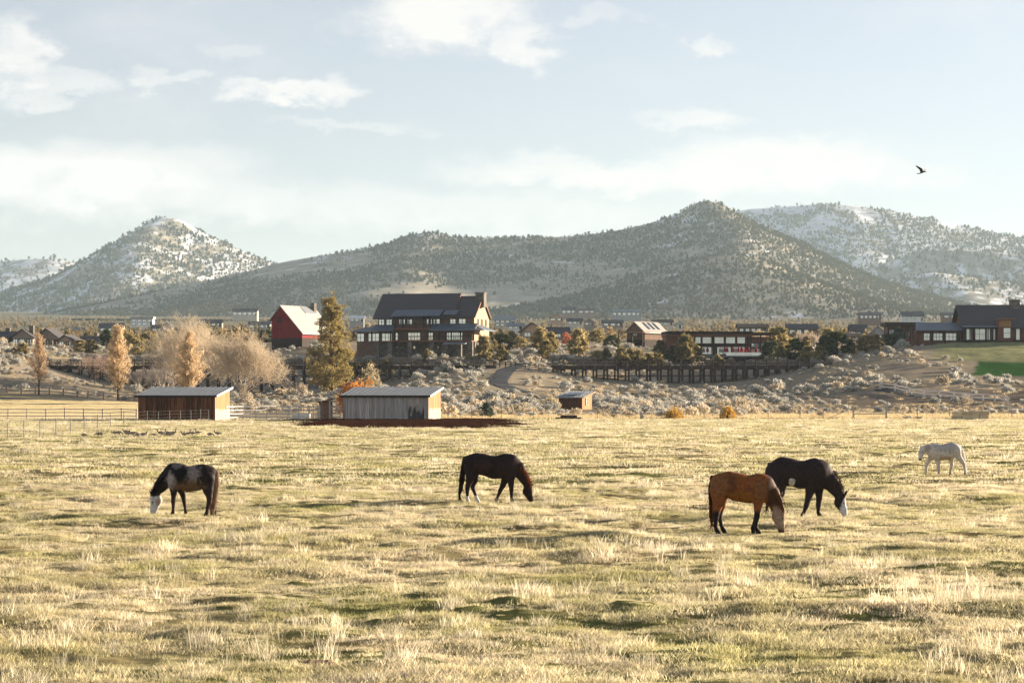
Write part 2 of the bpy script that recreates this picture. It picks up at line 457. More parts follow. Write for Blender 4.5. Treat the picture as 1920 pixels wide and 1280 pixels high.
def at(u, Y, dz=0.0): x = UX(u, Y); return (x, Y, gz(x, Y)+dz)

def sheet(name, ys, cols, cfun, mat):
    """trapezoid sheet that widens with distance; cols = slopes x/(y+90)"""
    Yg, Sg = np.meshgrid(ys, cols, indexing='ij'); Xg = Sg*(Yg+90)
    Z = ground(Xg, Yg); V = np.stack([Xg, Yg, Z], -1).reshape(-1, 3)
    nr, nc = len(ys), len(cols)
    a = (np.arange(nr-1)[:, None]*nc+np.arange(nc-1)[None]).ravel()
    Q = np.stack([a, a+1, a+nc+1, a+nc], 1)
    me = mesh_np(name, V, Q, True, cfun(V[:, 0], V[:, 1], V[:, 2]))
    return tag(obj(name, me, mat), kind='structure')

def mixc(a, b, t): return np.asarray(a)[None]*(1-t[:, None])+np.asarray(b)[None]*t[:, None]
def field_col(x, y, z):
    t = sstep(-.35, .35, fbm(x*.12, y*.10, 41, 4)+.35*fbm(x*.9, y*.9, 43, 2))
    c = mixc((.26, .215, .11), (.15, .15, .055), t)
    t2 = sstep(.25, .5, fbm(x*.35, y*.3, 47, 3))
    return c*(1-.45*t2[:, None])+np.array((.17, .11, .07))[None]*.45*t2[:, None]
def land_col(x, y, z):
    u = 960+x*F/y
    n = fbm(x*.05, y*.05, 51, 4); n2 = fbm(x*.5, y*.5, 53, 3)
    c = mixc((.32, .265, .20), (.23, .195, .15), sstep(-.3, .4, n+.4*n2))
    dry = sstep(-.2, .4, fbm(x*.08+9, y*.12, 57, 3))
    c = c*(1-.35*dry[:, None])+np.array((.36, .31, .19))[None]*.35*dry[:, None]
    # the mown strip and lawn at the left, the straw verge at the pasture's far edge
    lw = sstep(300, 250, u)*sstep(388, 380, y)*sstep(268, 285, y)
    c = c*(1-lw[:, None])+mixc((.54, .45, .25), (.46, .40, .20), sstep(-.4, .4, n2+n))*lw[:, None]
    vg = sstep(285, 268, y)*sstep(640, 700, u)
    c = c*(1-vg[:, None])+np.array((.50, .41, .24))[None]*vg[:, None]
    # dry grass bank under the right lodge, watered green at its foot
    gb = sstep(1720, 1780, u)*sstep(440, 444, y)*sstep(520, 505, y)
    c = c*(1-gb[:, None])+mixc((.22, .23, .12), (.30, .29, .15), sstep(-.3, .3, n2))*gb[:, None]
    gr = sstep(1822, 1828, u+6*n2-.35*(y-424))*sstep(421, 424, y)*sstep(444, 440, y)
    c = c*(1-gr[:, None])+np.array((.038, .095, .026))[None]*gr[:, None]
    # bare soil of the cut at the right, mixed in a darker brown
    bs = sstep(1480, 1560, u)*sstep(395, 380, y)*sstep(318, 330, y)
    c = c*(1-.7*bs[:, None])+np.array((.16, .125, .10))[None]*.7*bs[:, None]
    far = sstep(560, 900, y)
    c = c*(1-far[:, None])+mixc((.16, .15, .10), (.25, .21, .14), sstep(-.3, .3, n))*far[:, None]
    return c

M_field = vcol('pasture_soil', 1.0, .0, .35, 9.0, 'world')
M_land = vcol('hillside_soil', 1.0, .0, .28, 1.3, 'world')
core = np.linspace(-.245, .245, 470)*1.0
wide = np.concatenate([-np.geomspace(.26, 1.6, 26)[::-1], core, np.geomspace(.26, 1.6, 26)])
ys = [-85.0, -60, -40, -20, -8, 0, 6, 11, 15, 18, 20]
y = 20.0
while y < 249:
    y += .115*max(1.0, (y/42.0)**1.35); ys.append(y)
ys[-1] = 250.0
# nearer rows need only the narrow core; a second taper keeps the near columns dense
sheet('pasture', np.array(ys), wide*1.0, field_col, M_field)
ym = np.concatenate([np.arange(250, 300, 2.0), np.arange(300, 560, 1.3), np.arange(560, 800, 6.0), np.arange(800, 3600, 40.0), np.geomspace(3600, 8900, 20)])
cm = np.concatenate([-np.geomspace(.30, 1.6, 22)[::-1], np.linspace(-.29, .29, 400), np.geomspace(.30, 1.6, 22)])
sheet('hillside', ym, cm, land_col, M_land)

# ---- far hills
HILLS = []
def hill(name, prof, Y1, Y0, zb, seed, amp, cfun, mat, u0, u1, back=1400, g_pow=1.0, rowsn=110, colsn=330):
    pu = np.array([p[0] for p in prof], float); pv = np.array([p[1] for p in prof], float)
    def zfun(X, Y):
        w = 60*fbm(X*.0016, Y*.0016, seed+5, 3)
        uq = 960+(X+w)*F/Y1
        zr = (VH-np.interp(uq, pu, pv))*Y1/F+H
        # round the corners of the profile a little
        zr = .5*zr+.25*((VH-np.interp(uq+14, pu, pv))*Y1/F+H)+.25*((VH-np.interp(uq-14, pu, pv))*Y1/F+H)
        t = np.where(Y < Y1, (Y-Y0)/(Y1-Y0), 1-(Y-Y1)/back)
        t = np.clip(t, -.3, 1)
        tt = np.sign(t)*np.abs(t)**g_pow
        hgt = (zr-zb)
        gul = fbm(X*.0042, Y*.0020, seed, 4)*.6+.4*(np.abs(fbm(X*.006, Y*.0035, seed+2, 3))*2-.6)
        return zb+hgt*tt+amp*gul*np.clip(1.15-np.abs(t), 0.12, 1)*np.clip(hgt/160, .1, 1.4)
    X = np.linspace(UX(u0, Y1), UX(u1, Y1), colsn)
    Yr = np.concatenate([np.linspace(Y0-.15*(Y1-Y0), Y1, rowsn), np.linspace(Y1+back/14, Y1+back, 12)])
    Yg, Xg = np.meshgrid(Yr, X, indexing='ij'); Z = zfun(Xg, Yg)
    V = np.stack([Xg, Yg, Z], -1).reshape(-1, 3); nr, nc = len(Yr), len(X)
    a = (np.arange(nr-1)[:, None]*nc+np.arange(nc-1)[None]).ravel()
    Q = np.stack([a, a+1, a+nc+1, a+nc], 1)
    me = mesh_np(name, V, Q, True, cfun(V[:, 0], V[:, 1], V[:, 2]))
    tag(obj(name, me, mat), kind='structure')
    HILLS.append((name, zfun, UX(u0, Y1), UX(u1, Y1), Y0, Y1))
    return zfun
def snow_col(amount, lo, hi, s):
    def f(x, y, z):
        n = fbm(x*.010, y*.010, s, 4); n2 = fbm(x*.045, y*.030, s+3, 4)
        c = mixc((.40, .355, .28), (.30, .275, .22), sstep(-.3, .3, n2))
        cover = np.clip(amount+(z-lo)/(hi-lo), 0, 1)
        sn = sstep(.12, -.10, .5*n+.85*n2-(cover-.5)*1.1)
        return c*(1-sn[:, None])+np.array((.74, .76, .80))[None]*sn[:, None]
    return f
M_hill = vcol('hill_ground', 1.0, .0, .3, .03, 'world')
main_prof = [(-600, 660), (-200, 630), (0, 606), (100, 588), (200, 563), (300, 541), (400, 520), (500, 494), (560, 483), (640, 468), (700, 456), (740, 441), (780, 433), (810, 437),
    (840, 444), (950, 443), (1050, 443), (1130, 434), (1200, 417), (1250, 402), (1285, 380), (1300, 376), (1330, 377), (1345, 385), (1370, 400), (1400, 418), (1460, 447), (1520, 481), (1600, 517), (1700, 551), (1800, 574), (1920, 594), (2200, 622), (2600, 650)]
hill('hill', main_prof, 4000, 2850, 62, 61, 20, snow_col(-.16, 60, 620, 63), M_hill, -500, 2500, g_pow=1.22)
spur_prof = [(200, 640), (600, 622), (850, 602), (1000, 572), (1120, 545), (1250, 500), (1330, 482), (1390, 478), (1450, 490), (1530, 520), (1620, 556), (1720, 588), (1850, 615), (2100, 650)]
hill('hill', spur_prof, 3150, 2560, 70, 71, 12, snow_col(-.30, 60, 700, 73), M_hill, 300, 2050, back=500, rowsn=80)
left_prof = [(-400, 600), (-150, 575), (0, 548), (80, 524), (150, 502), (180, 486), (215, 461), (250, 431), (283, 411), (300, 407), (325, 408), (342, 417), (380, 441), (430, 466), (500, 494), (580, 530), (700, 580), (900, 640)]
hill('hill', left_prof, 5400, 4300, 60, 81, 26, snow_col(.33, 60, 1900, 83), M_hill, -350, 850, rowsn=190, colsn=460)
hill('hill', [(-900, 520), (-300, 500), (-100, 494), (0, 491), (60, 486), (120, 486), (160, 494), (220, 512), (300, 545), (420, 600)], 6600, 5500, 60, 91, 20, snow_col(.45, 60, 1500, 93), M_hill, -800, 420, colsn=160)
hill('hill', [(900, 560), (1200, 452), (1370, 394), (1440, 389), (1520, 384), (1580, 384), (1650, 396), (1750, 417), (1850, 439), (1920, 452), (2100, 495), (2500, 560), (3000, 620)], 6200, 4900, 60, 101, 24, snow_col(.55, 60, 1700, 103), M_hill, 950, 2900, rowsn=170, colsn=560)
hill('hill', [(1300, 640), (1480, 575), (1560, 530), (1640, 494), (1720, 470), (1800, 468), (1920, 478), (2050, 500), (2400, 560)], 5250, 4780, 60, 111, 16, snow_col(.10, 60, 1200, 113), M_hill, 1300, 2400, back=700, rowsn=70, colsn=200)
hill('hill', [(1350, 640), (1500, 580), (1600, 545), (1680, 520), (1760, 510), (1850, 522), (1950, 535), (2200, 570)], 4650, 3900, 60, 121, 16, snow_col(.34, 60, 1200, 123), M_hill, 1350, 2200, back=600, rowsn=70, colsn=200)

# ------------------------------------------------------------------ grass on the pasture
def grass_mat(name, straw, straw2, green, trans=.5):
    m, nt, N, L = _nt(name)
    out = N.new('ShaderNodeOutputMaterial'); d = N.new('ShaderNodeBsdfDiffuse'); t = N.new('ShaderNodeBsdfTranslucent')
    mx = N.new('ShaderNodeMixShader'); mx.inputs[0].default_value = trans
    vec = _coords(N, L, 'world', (1, .8, 0)); f1 = _noise(N, L, vec, .22, 5, .7); f2 = _noise(N, L, vec, 1.6, 3, .6)
    a = _ramp(N, L, f2, [(.35, straw), (.65, straw2)])
    mm = N.new('ShaderNodeMixRGB'); L.new(a, mm.inputs[1]); mm.inputs[2].default_value = (*green, 1)
    L.new(_ramp(N, L, f1, [(.39, (0, 0, 0)), (.66, (.88, .88, .88))]), mm.inputs[0])
    col = _mul(N, L, mm.outputs[0], _rand(N, L, .55, 1.3))
    L.new(col, d.inputs[0]); L.new(col, t.inputs[0]); L.new(d.outputs[0], mx.inputs[1]); L.new(t.outputs[0], mx.inputs[2]); L.new(mx.outputs[0], out.inputs[0])
    return m
M_turf = grass_mat('turf', (.68, .58, .39), (.78, .69, .51), (.38, .37, .14), .55)
M_straw = grass_mat('straw', (.76, .67, .50), (.82, .75, .60), (.62, .56, .38), .55)
def blades(seed, n, rad, hmin, hmax, w, lean, mat, name, core=0.0):
    r = np.random.default_rng(seed)
    a = r.uniform(0, 2*np.pi, n); q = rad*np.sqrt(r.uniform(core, 1, n))
    b = np.stack([q*np.cos(a), q*np.sin(a), np.full(n, -.02)], 1)
    h = r.uniform(hmin, hmax, n)*(1-.45*(q/rad)**2); la = r.uniform(0, 2*np.pi, n); ll = r.uniform(.1, 1, n)*lean*h
    tip = b+np.stack([ll*np.cos(la), ll*np.sin(la), h], 1)
    midp = b+(tip-b)*.55; midp[:, 2] += .1*h
    wa = r.uniform(0, np.pi, n); s = np.stack([np.cos(wa), np.sin(wa), 0*wa], 1)*w*r.uniform(.6, 1.4, n)[:, None]
    V = np.stack([b-s/2, b+s/2, midp+s*.4, midp-s*.4, tip], 1).reshape(-1, 3)
    i = np.arange(n)[:, None]*5
    T = np.concatenate([i+[0, 1, 2], i+[0, 2, 3], i+[3, 2, 4]]); me = mesh_np(name, V, T); me.materials.append(mat)
    return me
turf = [blades(200+i, 150, .30, .03, .10, .007, 1.3, M_turf, 'turf_tuft') for i in range(4)]
tall = [blades(210+i, 60, .16, .10, .26, .006, .8, M_straw, 'straw_tuft') for i in range(3)]
turf_far = [blades(220+i, 130, .75, .04, .13, .02, 1.2, M_turf, 'turf_patch') for i in range(3)]
tall_far = [blades(230+i, 50, .4, .08, .24, .016, .9, M_straw, 'straw_patch') for i in range(2)]
def in_view(n, y0, y1, margin=.05, pad=7.0):
    """random points on the part of the pasture in front of the camera, with a margin of some metres at both sides"""
    k = 960/F+margin; g = np.linspace(y0, y1, 400); c = np.cumsum(k*g+pad); c = (c-c[0])/(c[-1]-c[0])
    y = np.interp(rng.uniform(0, 1, n), c, g)
    return rng.uniform(-1, 1, n)*(k*y+pad), y
x1, y1 = in_view(68000, 19.0, 85)
x2, y2 = in_view(36000, 85, 252)
tn = sstep(-.05, .45, fbm(x1*.30, y1*.26, 131, 4)+.25*fbm(x1*1.3, y1*1.3, 133, 2))
i1 = np.where(rng.uniform(size=len(x1)) < .01+.09*tn, rng.integers(4, 7, len(x1)), rng.integers(0, 4, len(x1)))
tn2 = sstep(0, .5, fbm(x2*.2, y2*.16, 131, 4))
i2 = np.where(rng.uniform(size=len(x2)) < .06+.30*tn2, rng.integers(10, 12, len(x2)), rng.integers(7, 10, len(x2)))
gx_, gy_ = np.concatenate([x1, x2]), np.concatenate([y1, y2]); gi_ = np.concatenate([i1, i2])
# grazed round the horses' feet, none on the churned soil by the sheds
keep = rng.uniform(size=len(gx_)) < .30+.9*sstep(-.35, .15, fbm(gx_*1.3, gy_*.9, 149, 3))
def mud_mask(x, y):
    u = 960+x*F/y
    return sstep(520, 620, u+60*fbm(x*.3, y*.2, 141, 3))*sstep(1030, 900, u+80*fbm(x*.3, y*.2, 143, 3))*sstep(194, 204, y+14*fbm(x*.35, y*.15, 145, 3))
keep &= rng.uniform(size=len(gx_)) > mud_mask(gx_, gy_)*1.2
gs_ = rng.uniform(.65, 1.3, len(gx_))*(1+.75*fbm(gx_*1.1, gy_*1.1, 147, 2))
for (fx, fy) in FLAT: gs_ = gs_*(1-.5*np.exp(-(((gx_-fx)/1.5)**2+((gy_-fy+.4)/1.1)**2)**2))
gx_, gy_, gi_, gs_ = gx_[keep], gy_[keep], gi_[keep], gs_[keep]
scatter('grass', np.stack([gx_, gy_, ground(gx_, gy_)], 1), gs_, rng.uniform(0, 6.283, len(gx_)), gi_, turf+tall+turf_far+tall_far,
        'short grazed straw and green grass of the horse pasture', 'grass')
# tall pale seed stalks and weeds standing over the turf
weed = [blades(240+i, 18, .11, .20, .50, .006, .6, M_straw, 'weed_clump') for i in range(3)]
spots = [(1370, 1100, 14), (430, 1010, 8), (180, 1020, 3), (375, 1205, 6), (600, 1210, 6), (1795, 1110, 20), (1850, 1150, 24), (1760, 1130, 12), (1890, 1230, 14), (1000, 1025, 6), (1150, 1030, 12), (1240, 1030, 8),
         (1290, 1060, 5), (870, 1085, 5), (1080, 1110, 8), (300, 1090, 8), (220, 1130, 5), (560, 1235, 5), (90, 1255, 4), (1850, 1270, 14), (1620, 1060, 4), (700, 1070, 5), (460, 1245, 5), (330, 1250, 4), (1180, 1130, 6)]
wx, wy = [], []
for (u, v, n) in spots:
    Y = F*H/(v-VH)
    for _ in range(n):
        yy = Y+rng.normal()*.9; wx.append(UX(u, Y)+rng.normal()*.42); wy.append(yy)
ex, ey = in_view(120, 27, 130); wx = np.concatenate([wx, ex]); wy = np.concatenate([wy, ey])
scatter('tall_grass', np.stack([wx, wy, ground(wx, wy)], 1), rng.uniform(.6, 1.15, len(wx)), rng.uniform(0, 6.28, len(wx)), rng.integers(0, 3, len(wx)), weed,
        'tall pale dry grass stalks standing over the short turf', 'grass')
# straw verge along the far edge of the pasture
M_verge = leaf('verge_straw', (.60, .47, .27), (.70, .58, .36), .4, .2, .3)
verge = [blades(250+i, 60, .8, .15, .5, .03, .6, M_verge, 'verge_tuft') for i in range(2)]
n = 2600; yv = rng.uniform(250, 274, n); uv = rng.uniform(700, 2000, n); xv = UX(uv, yv)
kp = rng.uniform(size=n) < np.where(uv > 1380, 1.0, .35)
xv, yv = xv[kp], yv[kp]
scatter('verge_grass', np.stack([xv, yv, ground(xv, yv)], 1), rng.uniform(.6, 1.2, len(xv)), rng.uniform(0, 6.28, len(xv)), rng.integers(0, 2, len(xv)), verge,
        'long straw coloured grass along the far edge of the pasture', 'grass')

n = 9000; yl = rng.uniform(256, 384, n); ul = rng.uniform(-60, 300, n); xl = UX(ul, yl)
M_lawn = leaf('lawn_grass', (.60, .51, .32), (.68, .58, .38), .5, .12, .2)
lawn = [blades(270+i, 110, .9, .03, .09, .02, 1.0, M_lawn, 'lawn_tuft') for i in range(2)]
scatter('lawn_grass', np.stack([xl, yl, ground(xl, yl)], 1), rng.uniform(.8, 1.3, n), rng.uniform(0, 6.28, n), rng.integers(0, 2, n), lawn,
        'short yellow-green grass of the lawn behind the left fence', 'grass')

# churned dark soil in front of the grey shed: a sheet with clods
def strip(name, P, mat, lift=.02, kind='structure'):
    """P: rows of ((x0,y0),(x1,y1)) edge pairs laid on the ground"""
    V = []
    for (a, b) in P:
        for k in range(5):
            t = k/4; x = a[0]+(b[0]-a[0])*t; y = a[1]+(b[1]-a[1])*t; V.append((x, y, gz(x, y)+lift))
    Fq = [(i*5+k, i*5+k+1, i*5+k+6, i*5+k+5) for i in range(len(P)-1) for k in range(4)]
    return tag(obj(name, mesh_np(name, V, Fq, True), mat), kind=kind)
M_mud = surf('churned_soil', (.018, .008, .005), (.07, .03, .018), 1.5, rough=1.0, spec=0.0, bump=.6)
nx, ny = 170, 44
Xs = np.linspace(UX(500, 225), UX(1040, 225), nx); Ys = np.linspace(176, 246, ny)
Yg, Xg = np.meshgrid(Ys, Xs, indexing='ij'); mk = mud_mask(Xg, Yg)
Zg = ground(Xg, Yg)+(mk-.3)*.16+.10*mk*np.abs(fbm(Xg*1.6, Yg*.9, 151, 3))
V = np.stack([Xg, Yg, Zg], -1).reshape(-1, 3); a = (np.arange(ny-1)[:, None]*nx+np.arange(nx-1)[None]).ravel()
tag(obj('dirt', mesh_np('dirt', V, np.stack([a, a+1, a+nx+1, a+nx], 1), True), M_mud), kind='structure')

def clod(seed):
    r = np.random.default_rng(seed); b = MB(); n = 6
    pts = [(0, 0, -.3), (0, 0, 0), (r.normal()*.1, 0, .4), (r.normal()*.15, 0, .7)]; b.tube(pts, [.5, .6*r.uniform(.7, 1.2), .45*r.uniform(.6, 1.2), .12], n)
    me = b.mesh('clod'); me.materials.append(M_mud); return me
n = 3200; yc = rng.uniform(182, 246, n); xc = UX(rng.uniform(505, 1035, n), yc); kp = rng.uniform(size=n) < mud_mask(xc, yc); xc, yc = xc[kp], yc[kp]
scatter('soil_clods', np.stack([xc, yc, ground(xc, yc)+.13], 1), rng.uniform(.02, .09, len(xc)), rng.uniform(0, 6.28, len(xc)), rng.integers(0, 3, len(xc)), [clod(i) for i in range(3)],
        'dark clods on the churned soil in front of the grey shed', 'soil')

# ------------------------------------------------------------------ horses
M_coat = vcol('horse_coat', .62, .12, .35, 14.0, 'object')
M_eye = surf('horse_eye', (.01, .008, .006), (.015, .01, .008), 5, rough=.1, spec=.6)
def hair_mat(name, a, b): return leaf(name, a, b, .35, .1, 8.0, 'object')
def strands(path, length, n, width, seed, droop=(0, 0, -1), spread=.05, side=0.0):
    """hair: many thin tapering ribbons rooted along a path"""
    r = np.random.default_rng(seed); P = np.array(path, float)
    seg = np.linalg.norm(np.diff(P, axis=0), axis=1); cum = np.concatenate([[0], np.cumsum(seg)])
    V, T = [], []
    for i in range(n):
        s = r.uniform(0, cum[-1]); root = np.array([np.interp(s, cum, P[:, j]) for j in range(3)])
        d = np.array(droop, float)+r.normal(size=3)*.22; d /= np.linalg.norm(d)
        Ln = length*r.uniform(.6, 1.15); w = width*r.uniform(.6, 1.3)
        sd = np.array([1.0, 0, 0]) if abs(d[0]) < .8 else np.array([0, 0, 1.0])
        root = root+np.array([0, r.normal()*spread+side*.065, 0])
        b = len(V)
        for k in range(4):
            t = k/3; c = root+d*Ln*t+np.array([0, side*Ln*.45*math.sin(t*1.6), 0])+np.array([0, 0, -.06*Ln*t*t])
            ww = w*(1-.75*t); V += [c-sd*ww, c+sd*ww]
        for k in range(3): T += [(b+2*k, b+2*k+1, b+2*k+3, b+2*k+2)]
    return np.array(V), np.array(T)

def horse(name, label, u, Y, origin, s, torso, neck, head, legs, ears, tail, mane, coat, mane_mat, tail_mat, eye, group, near=-1, yaw=0.0):
    """side view in crop pixels (x right, y down) -> metres; origin = crop point that stands at (u, Y)"""
    def q(p, y=0.0): return ((p[0]-origin[0])*s, y, (origin[1]-p[1])*s)
    x0 = UX(u, Y); z0 = float(np.mean(ground(x0+np.array([-.6, -.3, 0, .3, .6]), np.full(5, Y))))
    root = empty(name, (x0, Y, z0+.02), yaw, label, 'horse', group)
    pr = []
    def chain(pts, ky, y0=0.0, k=.05):
        kys = ky if isinstance(ky, list) else [ky]*len(pts)
        for a, b, ky in zip(pts[:-1], pts[1:], kys):
            ya = a[3] if len(a) > 3 else y0; yb = b[3] if len(b) > 3 else y0
            pr.append((q(a, ya), q(b, yb), a[2]*s, b[2]*s, ky, k))
    torso = [(p[0], p[1], p[2]-.020/s) for p in torso]; neck = [(p[0], p[1], p[2]-.014/s) for p in neck]
    tk = [.80]*(len(torso)-1)
    front = 0 if abs(torso[0][0]-neck[0][0]) < abs(torso[-1][0]-neck[0][0]) else -1
    tk[front] = .60; tk[1 if front == 0 else -2] = .74
    chain(torso, tk, 0, .06); chain(neck, [.60, .52, .50, .5], 0, .07); chain(head, .55, 0, .035)
    for (pts, y, kk) in legs:
        n = len(pts)
        pl = []
        for i, p in enumerate(pts):
            pl.append((p[0], p[1], p[2]*(.90 if i < 2 else 1.0), y*(.72+.28*min(1, i/2))))
        for i, (a, b) in enumerate(zip(pl[:-1], pl[1:])):
            pr.append((q(a, a[3]), q(b, b[3]), a[2]*s, b[2]*s, .62 if i == 0 else (.8 if i == 1 else .95), .05 if i < 2 else .02))
    for (a, b, y) in ears:
        e = (a[0]+(b[0]-a[0])*1.35, a[1]+(b[1]-a[1])*1.35); pr.append((q(a, y), q(e, y*1.3), .036, .010, .7, .012))
    V, Q = solid(pr, .017, .04)
    zx = V[:, 0]/s+origin[0]; zy = origin[1]-V[:, 2]/s
    C = coat(zx, zy, V[:, 1]*near, V)
    me = mesh_np('body', V, Q, True, C); obj('body', me, M_coat, root)
    hx, hy, hr = eye
    for sd in (-1, 1):
        b = MB(); pts = []
        c = q((hx, hy), sd*hr)
        b.tube([(c[0], c[1]-.022, c[2]), (c[0], c[1]-.012, c[2]), (c[0], c[1]+.012, c[2]), (c[0], c[1]+.022, c[2])], [.006, .021, .021, .006], 8)
        b.build('eye', M_eye, root, smooth=True)
    # mane
    P = [q(p, 0.0) for p in mane[0]]
    V1, T1 = strands(P, mane[1], mane[2], .011, 7, (0, 0, -1), .012, near*.9*mane[3])
    V2, T2 = strands(P, mane[1]*.45, mane[2]//2, .012, 9, mane[4] if len(mane) > 4 else (0, 0, 1), .02, 0)
    VV, TT = join_np([(V1, T1), (V2, T2)])
    obj('mane', mesh_np('mane', VV, TT), mane_mat, root)
    # tail: core plus strands
    tp = [(q(p), p[2]*s) for p in tail]
    Vt, Qt = solid([(a[0], b[0], a[1], b[1], .8, .02) for a, b in zip(tp[:-1], tp[1:])], .016, .02)
    Vt = Vt+.012*np.stack([fbm(Vt[:, 0]*60+Vt[:, 1]*40, Vt[:, 2]*4, 3, 2)]*3, 1)*np.array([1, 1, 0])
    V3, T3 = strands([a[0] for a in tp[1:]], .34, 90, .008, 5, (tp[-1][0][0]-tp[-2][0][0], 0, tp[-1][0][2]-tp[-2][0][2]), .03, 0)
    V3[:, 2] = np.maximum(V3[:, 2], .03)
    VV, TT = join_np([(Vt, Qt), (V3, T3)])
    obj('tail', mesh_np('tail', VV, TT, True), tail_mat, root)
    return root

def blend(base, spots, zx, zy, soft, seed, amt):
    """spots: (x, y, rx, ry, colour) patches with ragged borders"""
    C = np.tile(np.array(base, float), (len(zx), 1)); nz = fbm(zx*.02, zy*.02, seed, 4)
    for (x, y, rx, ry, c) in spots:
        d = np.sqrt(((zx-x)/rx)**2+((zy-y)/ry)**2)+amt*nz
        t = sstep(1+soft, 1-soft, d)[:, None]; C = C*(1-t)+np.array(c)[None]*t
    return C
def over(C, mask, c): return C*(1-mask[:, None])+np.array(c)[None]*mask[:, None]

BLK = (.012, .010, .010); DK = (.022, .016, .015); BRN = (.075, .03, .015); WHT = (.62, .60, .57)
# 1 - the patched dark horse with the bald white face (faces left)
def coat1(zx, zy, side, V):
    C = blend(DK, [(930, 480, 130, 190, (.21, .18, .17)), (630, 530, 85, 120, (.34, .30, .29)), (900, 640, 220, 95, (.15, .09, .05)), (960, 360, 80, 80, (.22, .18, .17)),
                   (780, 440, 120, 130, BLK), (720, 300, 90, 50, (.15, .125, .12))], zx, zy, .45, 5, .6)
    face = sstep(770, 800, zy)*sstep(480, 470, zx)
    C = over(C, face, WHT)
    C = over(C, face*sstep(55, 15, np.hypot((zx-400), (zy-870)*.6)), (.40, .27, .21))
    leg = sstep(720, 860, zy)*sstep(520, 560, zx); C = over(C, leg, (.045, .025, .02))
    return over(C, sstep(1050, 1065, zy)*sstep(520, 560, zx), (.03, .025, .02))
s1 = 1/(8.535*68.0)
horse('horse', 'dark patched horse with a white face grazing at the far left', 343, 66.1, (794, 1085), s1,
      [(640, 455, 168), (720, 470, 212), (880, 517, 203), (1000, 500, 205), (1110, 465, 198), (1215, 430, 128)],
      [(650, 420, 168), (535, 520, 132), (445, 620, 108), (365, 715, 84)],
      [(352, 765, 78), (368, 850, 94), (345, 950, 68), (326, 1030, 56)],
      [([(655, 610, 100), (660, 750, 47), (655, 870, 36), (655, 900, 30), (653, 1010, 24), (650, 1040, 28), (640, 1078, 33)], -.17, 1),
       ([(740, 640, 95), (785, 780, 42), (800, 880, 33), (808, 920, 27), (822, 1015, 23), (828, 1045, 27), (822, 1080, 33)], .17, 1),
       ([(1180, 540, 150), (1205, 690, 88), (1228, 800, 50), (1222, 880, 40), (1195, 980, 27), (1185, 1045, 29), (1172, 1080, 35)], -.17, 1),
       ([(1200, 540, 140), (1240, 690, 80), (1280, 800, 48), (1292, 880, 38), (1285, 980, 27), (1285, 1045, 29), (1275, 1080, 35)], .17, 1)],
      [((305, 750), (268, 690), -.06), ((315, 745), (285, 680), .06)],
      [(1265, 345, 30), (1320, 420, 42), (1325, 600, 52), (1290, 780, 58), (1265, 950, 55), (1255, 1060, 30)],
      ([(690, 262), (560, 350), (460, 470), (370, 610), (310, 730)], .24, 90, .8, (-.6, 0, .4)),
      coat1, hair_mat('mane_black', (.015, .012, .012), (.035, .025, .022)), hair_mat('tail_flaxen', (.26, .17, .11), (.42, .31, .22)), (318, 880, .085), 'horses grazing in the pasture')
# 2 - the dark bay with white hind socks (faces right)
def coat2(zx, zy, side, V):
    C = blend((.024, .015, .014), [(650, 420, 160, 110, (.034, .02, .018)), (1150, 480, 220, 200, (.03, .018, .017))], zx, zy, .4, 6, .4)
    C = over(C, sstep(1000, 1090, zy)*sstep(1380, 1420, zx), BLK)
    C = over(C, sstep(985, 1000, zy)*sstep(640, 620, zx), WHT)
    C = over(C, sstep(1085, 1095, zy)*sstep(640, 660, zx)*sstep(1330, 1300, zx), (.45, .42, .38))
    return C
s2 = 1/(9.844*62.0)
horse('horse', 'dark bay horse with white hind socks and rim light coloured into its mane grazing alone', 932, 73.1, (906, 1115), s2,
      [(350, 345, 88), (410, 375, 152), (520, 392, 200), (650, 415, 203), (850, 468, 217), (1070, 448, 240), (1150, 440, 195)],
      [(1150, 420, 205), (1280, 495, 148), (1385, 630, 108), (1450, 770, 82)],
      [(1480, 820, 80), (1470, 915, 90), (1508, 1010, 60), (1532, 1072, 46)],
      [([(1150, 600, 125), (1165, 770, 54), (1170, 880, 40), (1170, 920, 33), (1172, 1030, 26), (1180, 1065, 31), (1192, 1108, 37)], -.17, 1),
       ([(1090, 610, 115), (1010, 810, 52), (965, 900, 40), (950, 935, 33), (905, 1040, 26), (893, 1070, 30), (900, 1108, 36)], .17, 1),
       ([(430, 500, 155), (412, 680, 80), (372, 800, 50), (360, 865, 42), (360, 980, 28), (364, 1060, 31), (380, 1108, 37)], -.17, 1),
       ([(470, 520, 145), (500, 690, 64), (455, 815, 42), (460, 860, 38), (505, 975, 28), (530, 1050, 30), (562, 1108, 36)], .17, 1)],
      [((1520, 800), (1572, 768), -.06), ((1530, 805), (1580, 775), .06)],
      [(300, 300, 34), (285, 480, 50), (258, 700, 50), (230, 880, 36), (205, 1050, 12)],
      ([(1150, 225), (1250, 300), (1370, 420), (1460, 570), (1510, 700), (1540, 770)], .20, 110, .7, (.8, 0, .35)),
      coat2, hair_mat('mane_rimlight', (.10, .032, .012), (.24, .08, .028)), hair_mat('tail_dark', (.022, .015, .014), (.05, .03, .022)), (1535, 900, .08), 'horses grazing in the pasture')  # orange rim light put into the mane's own colour
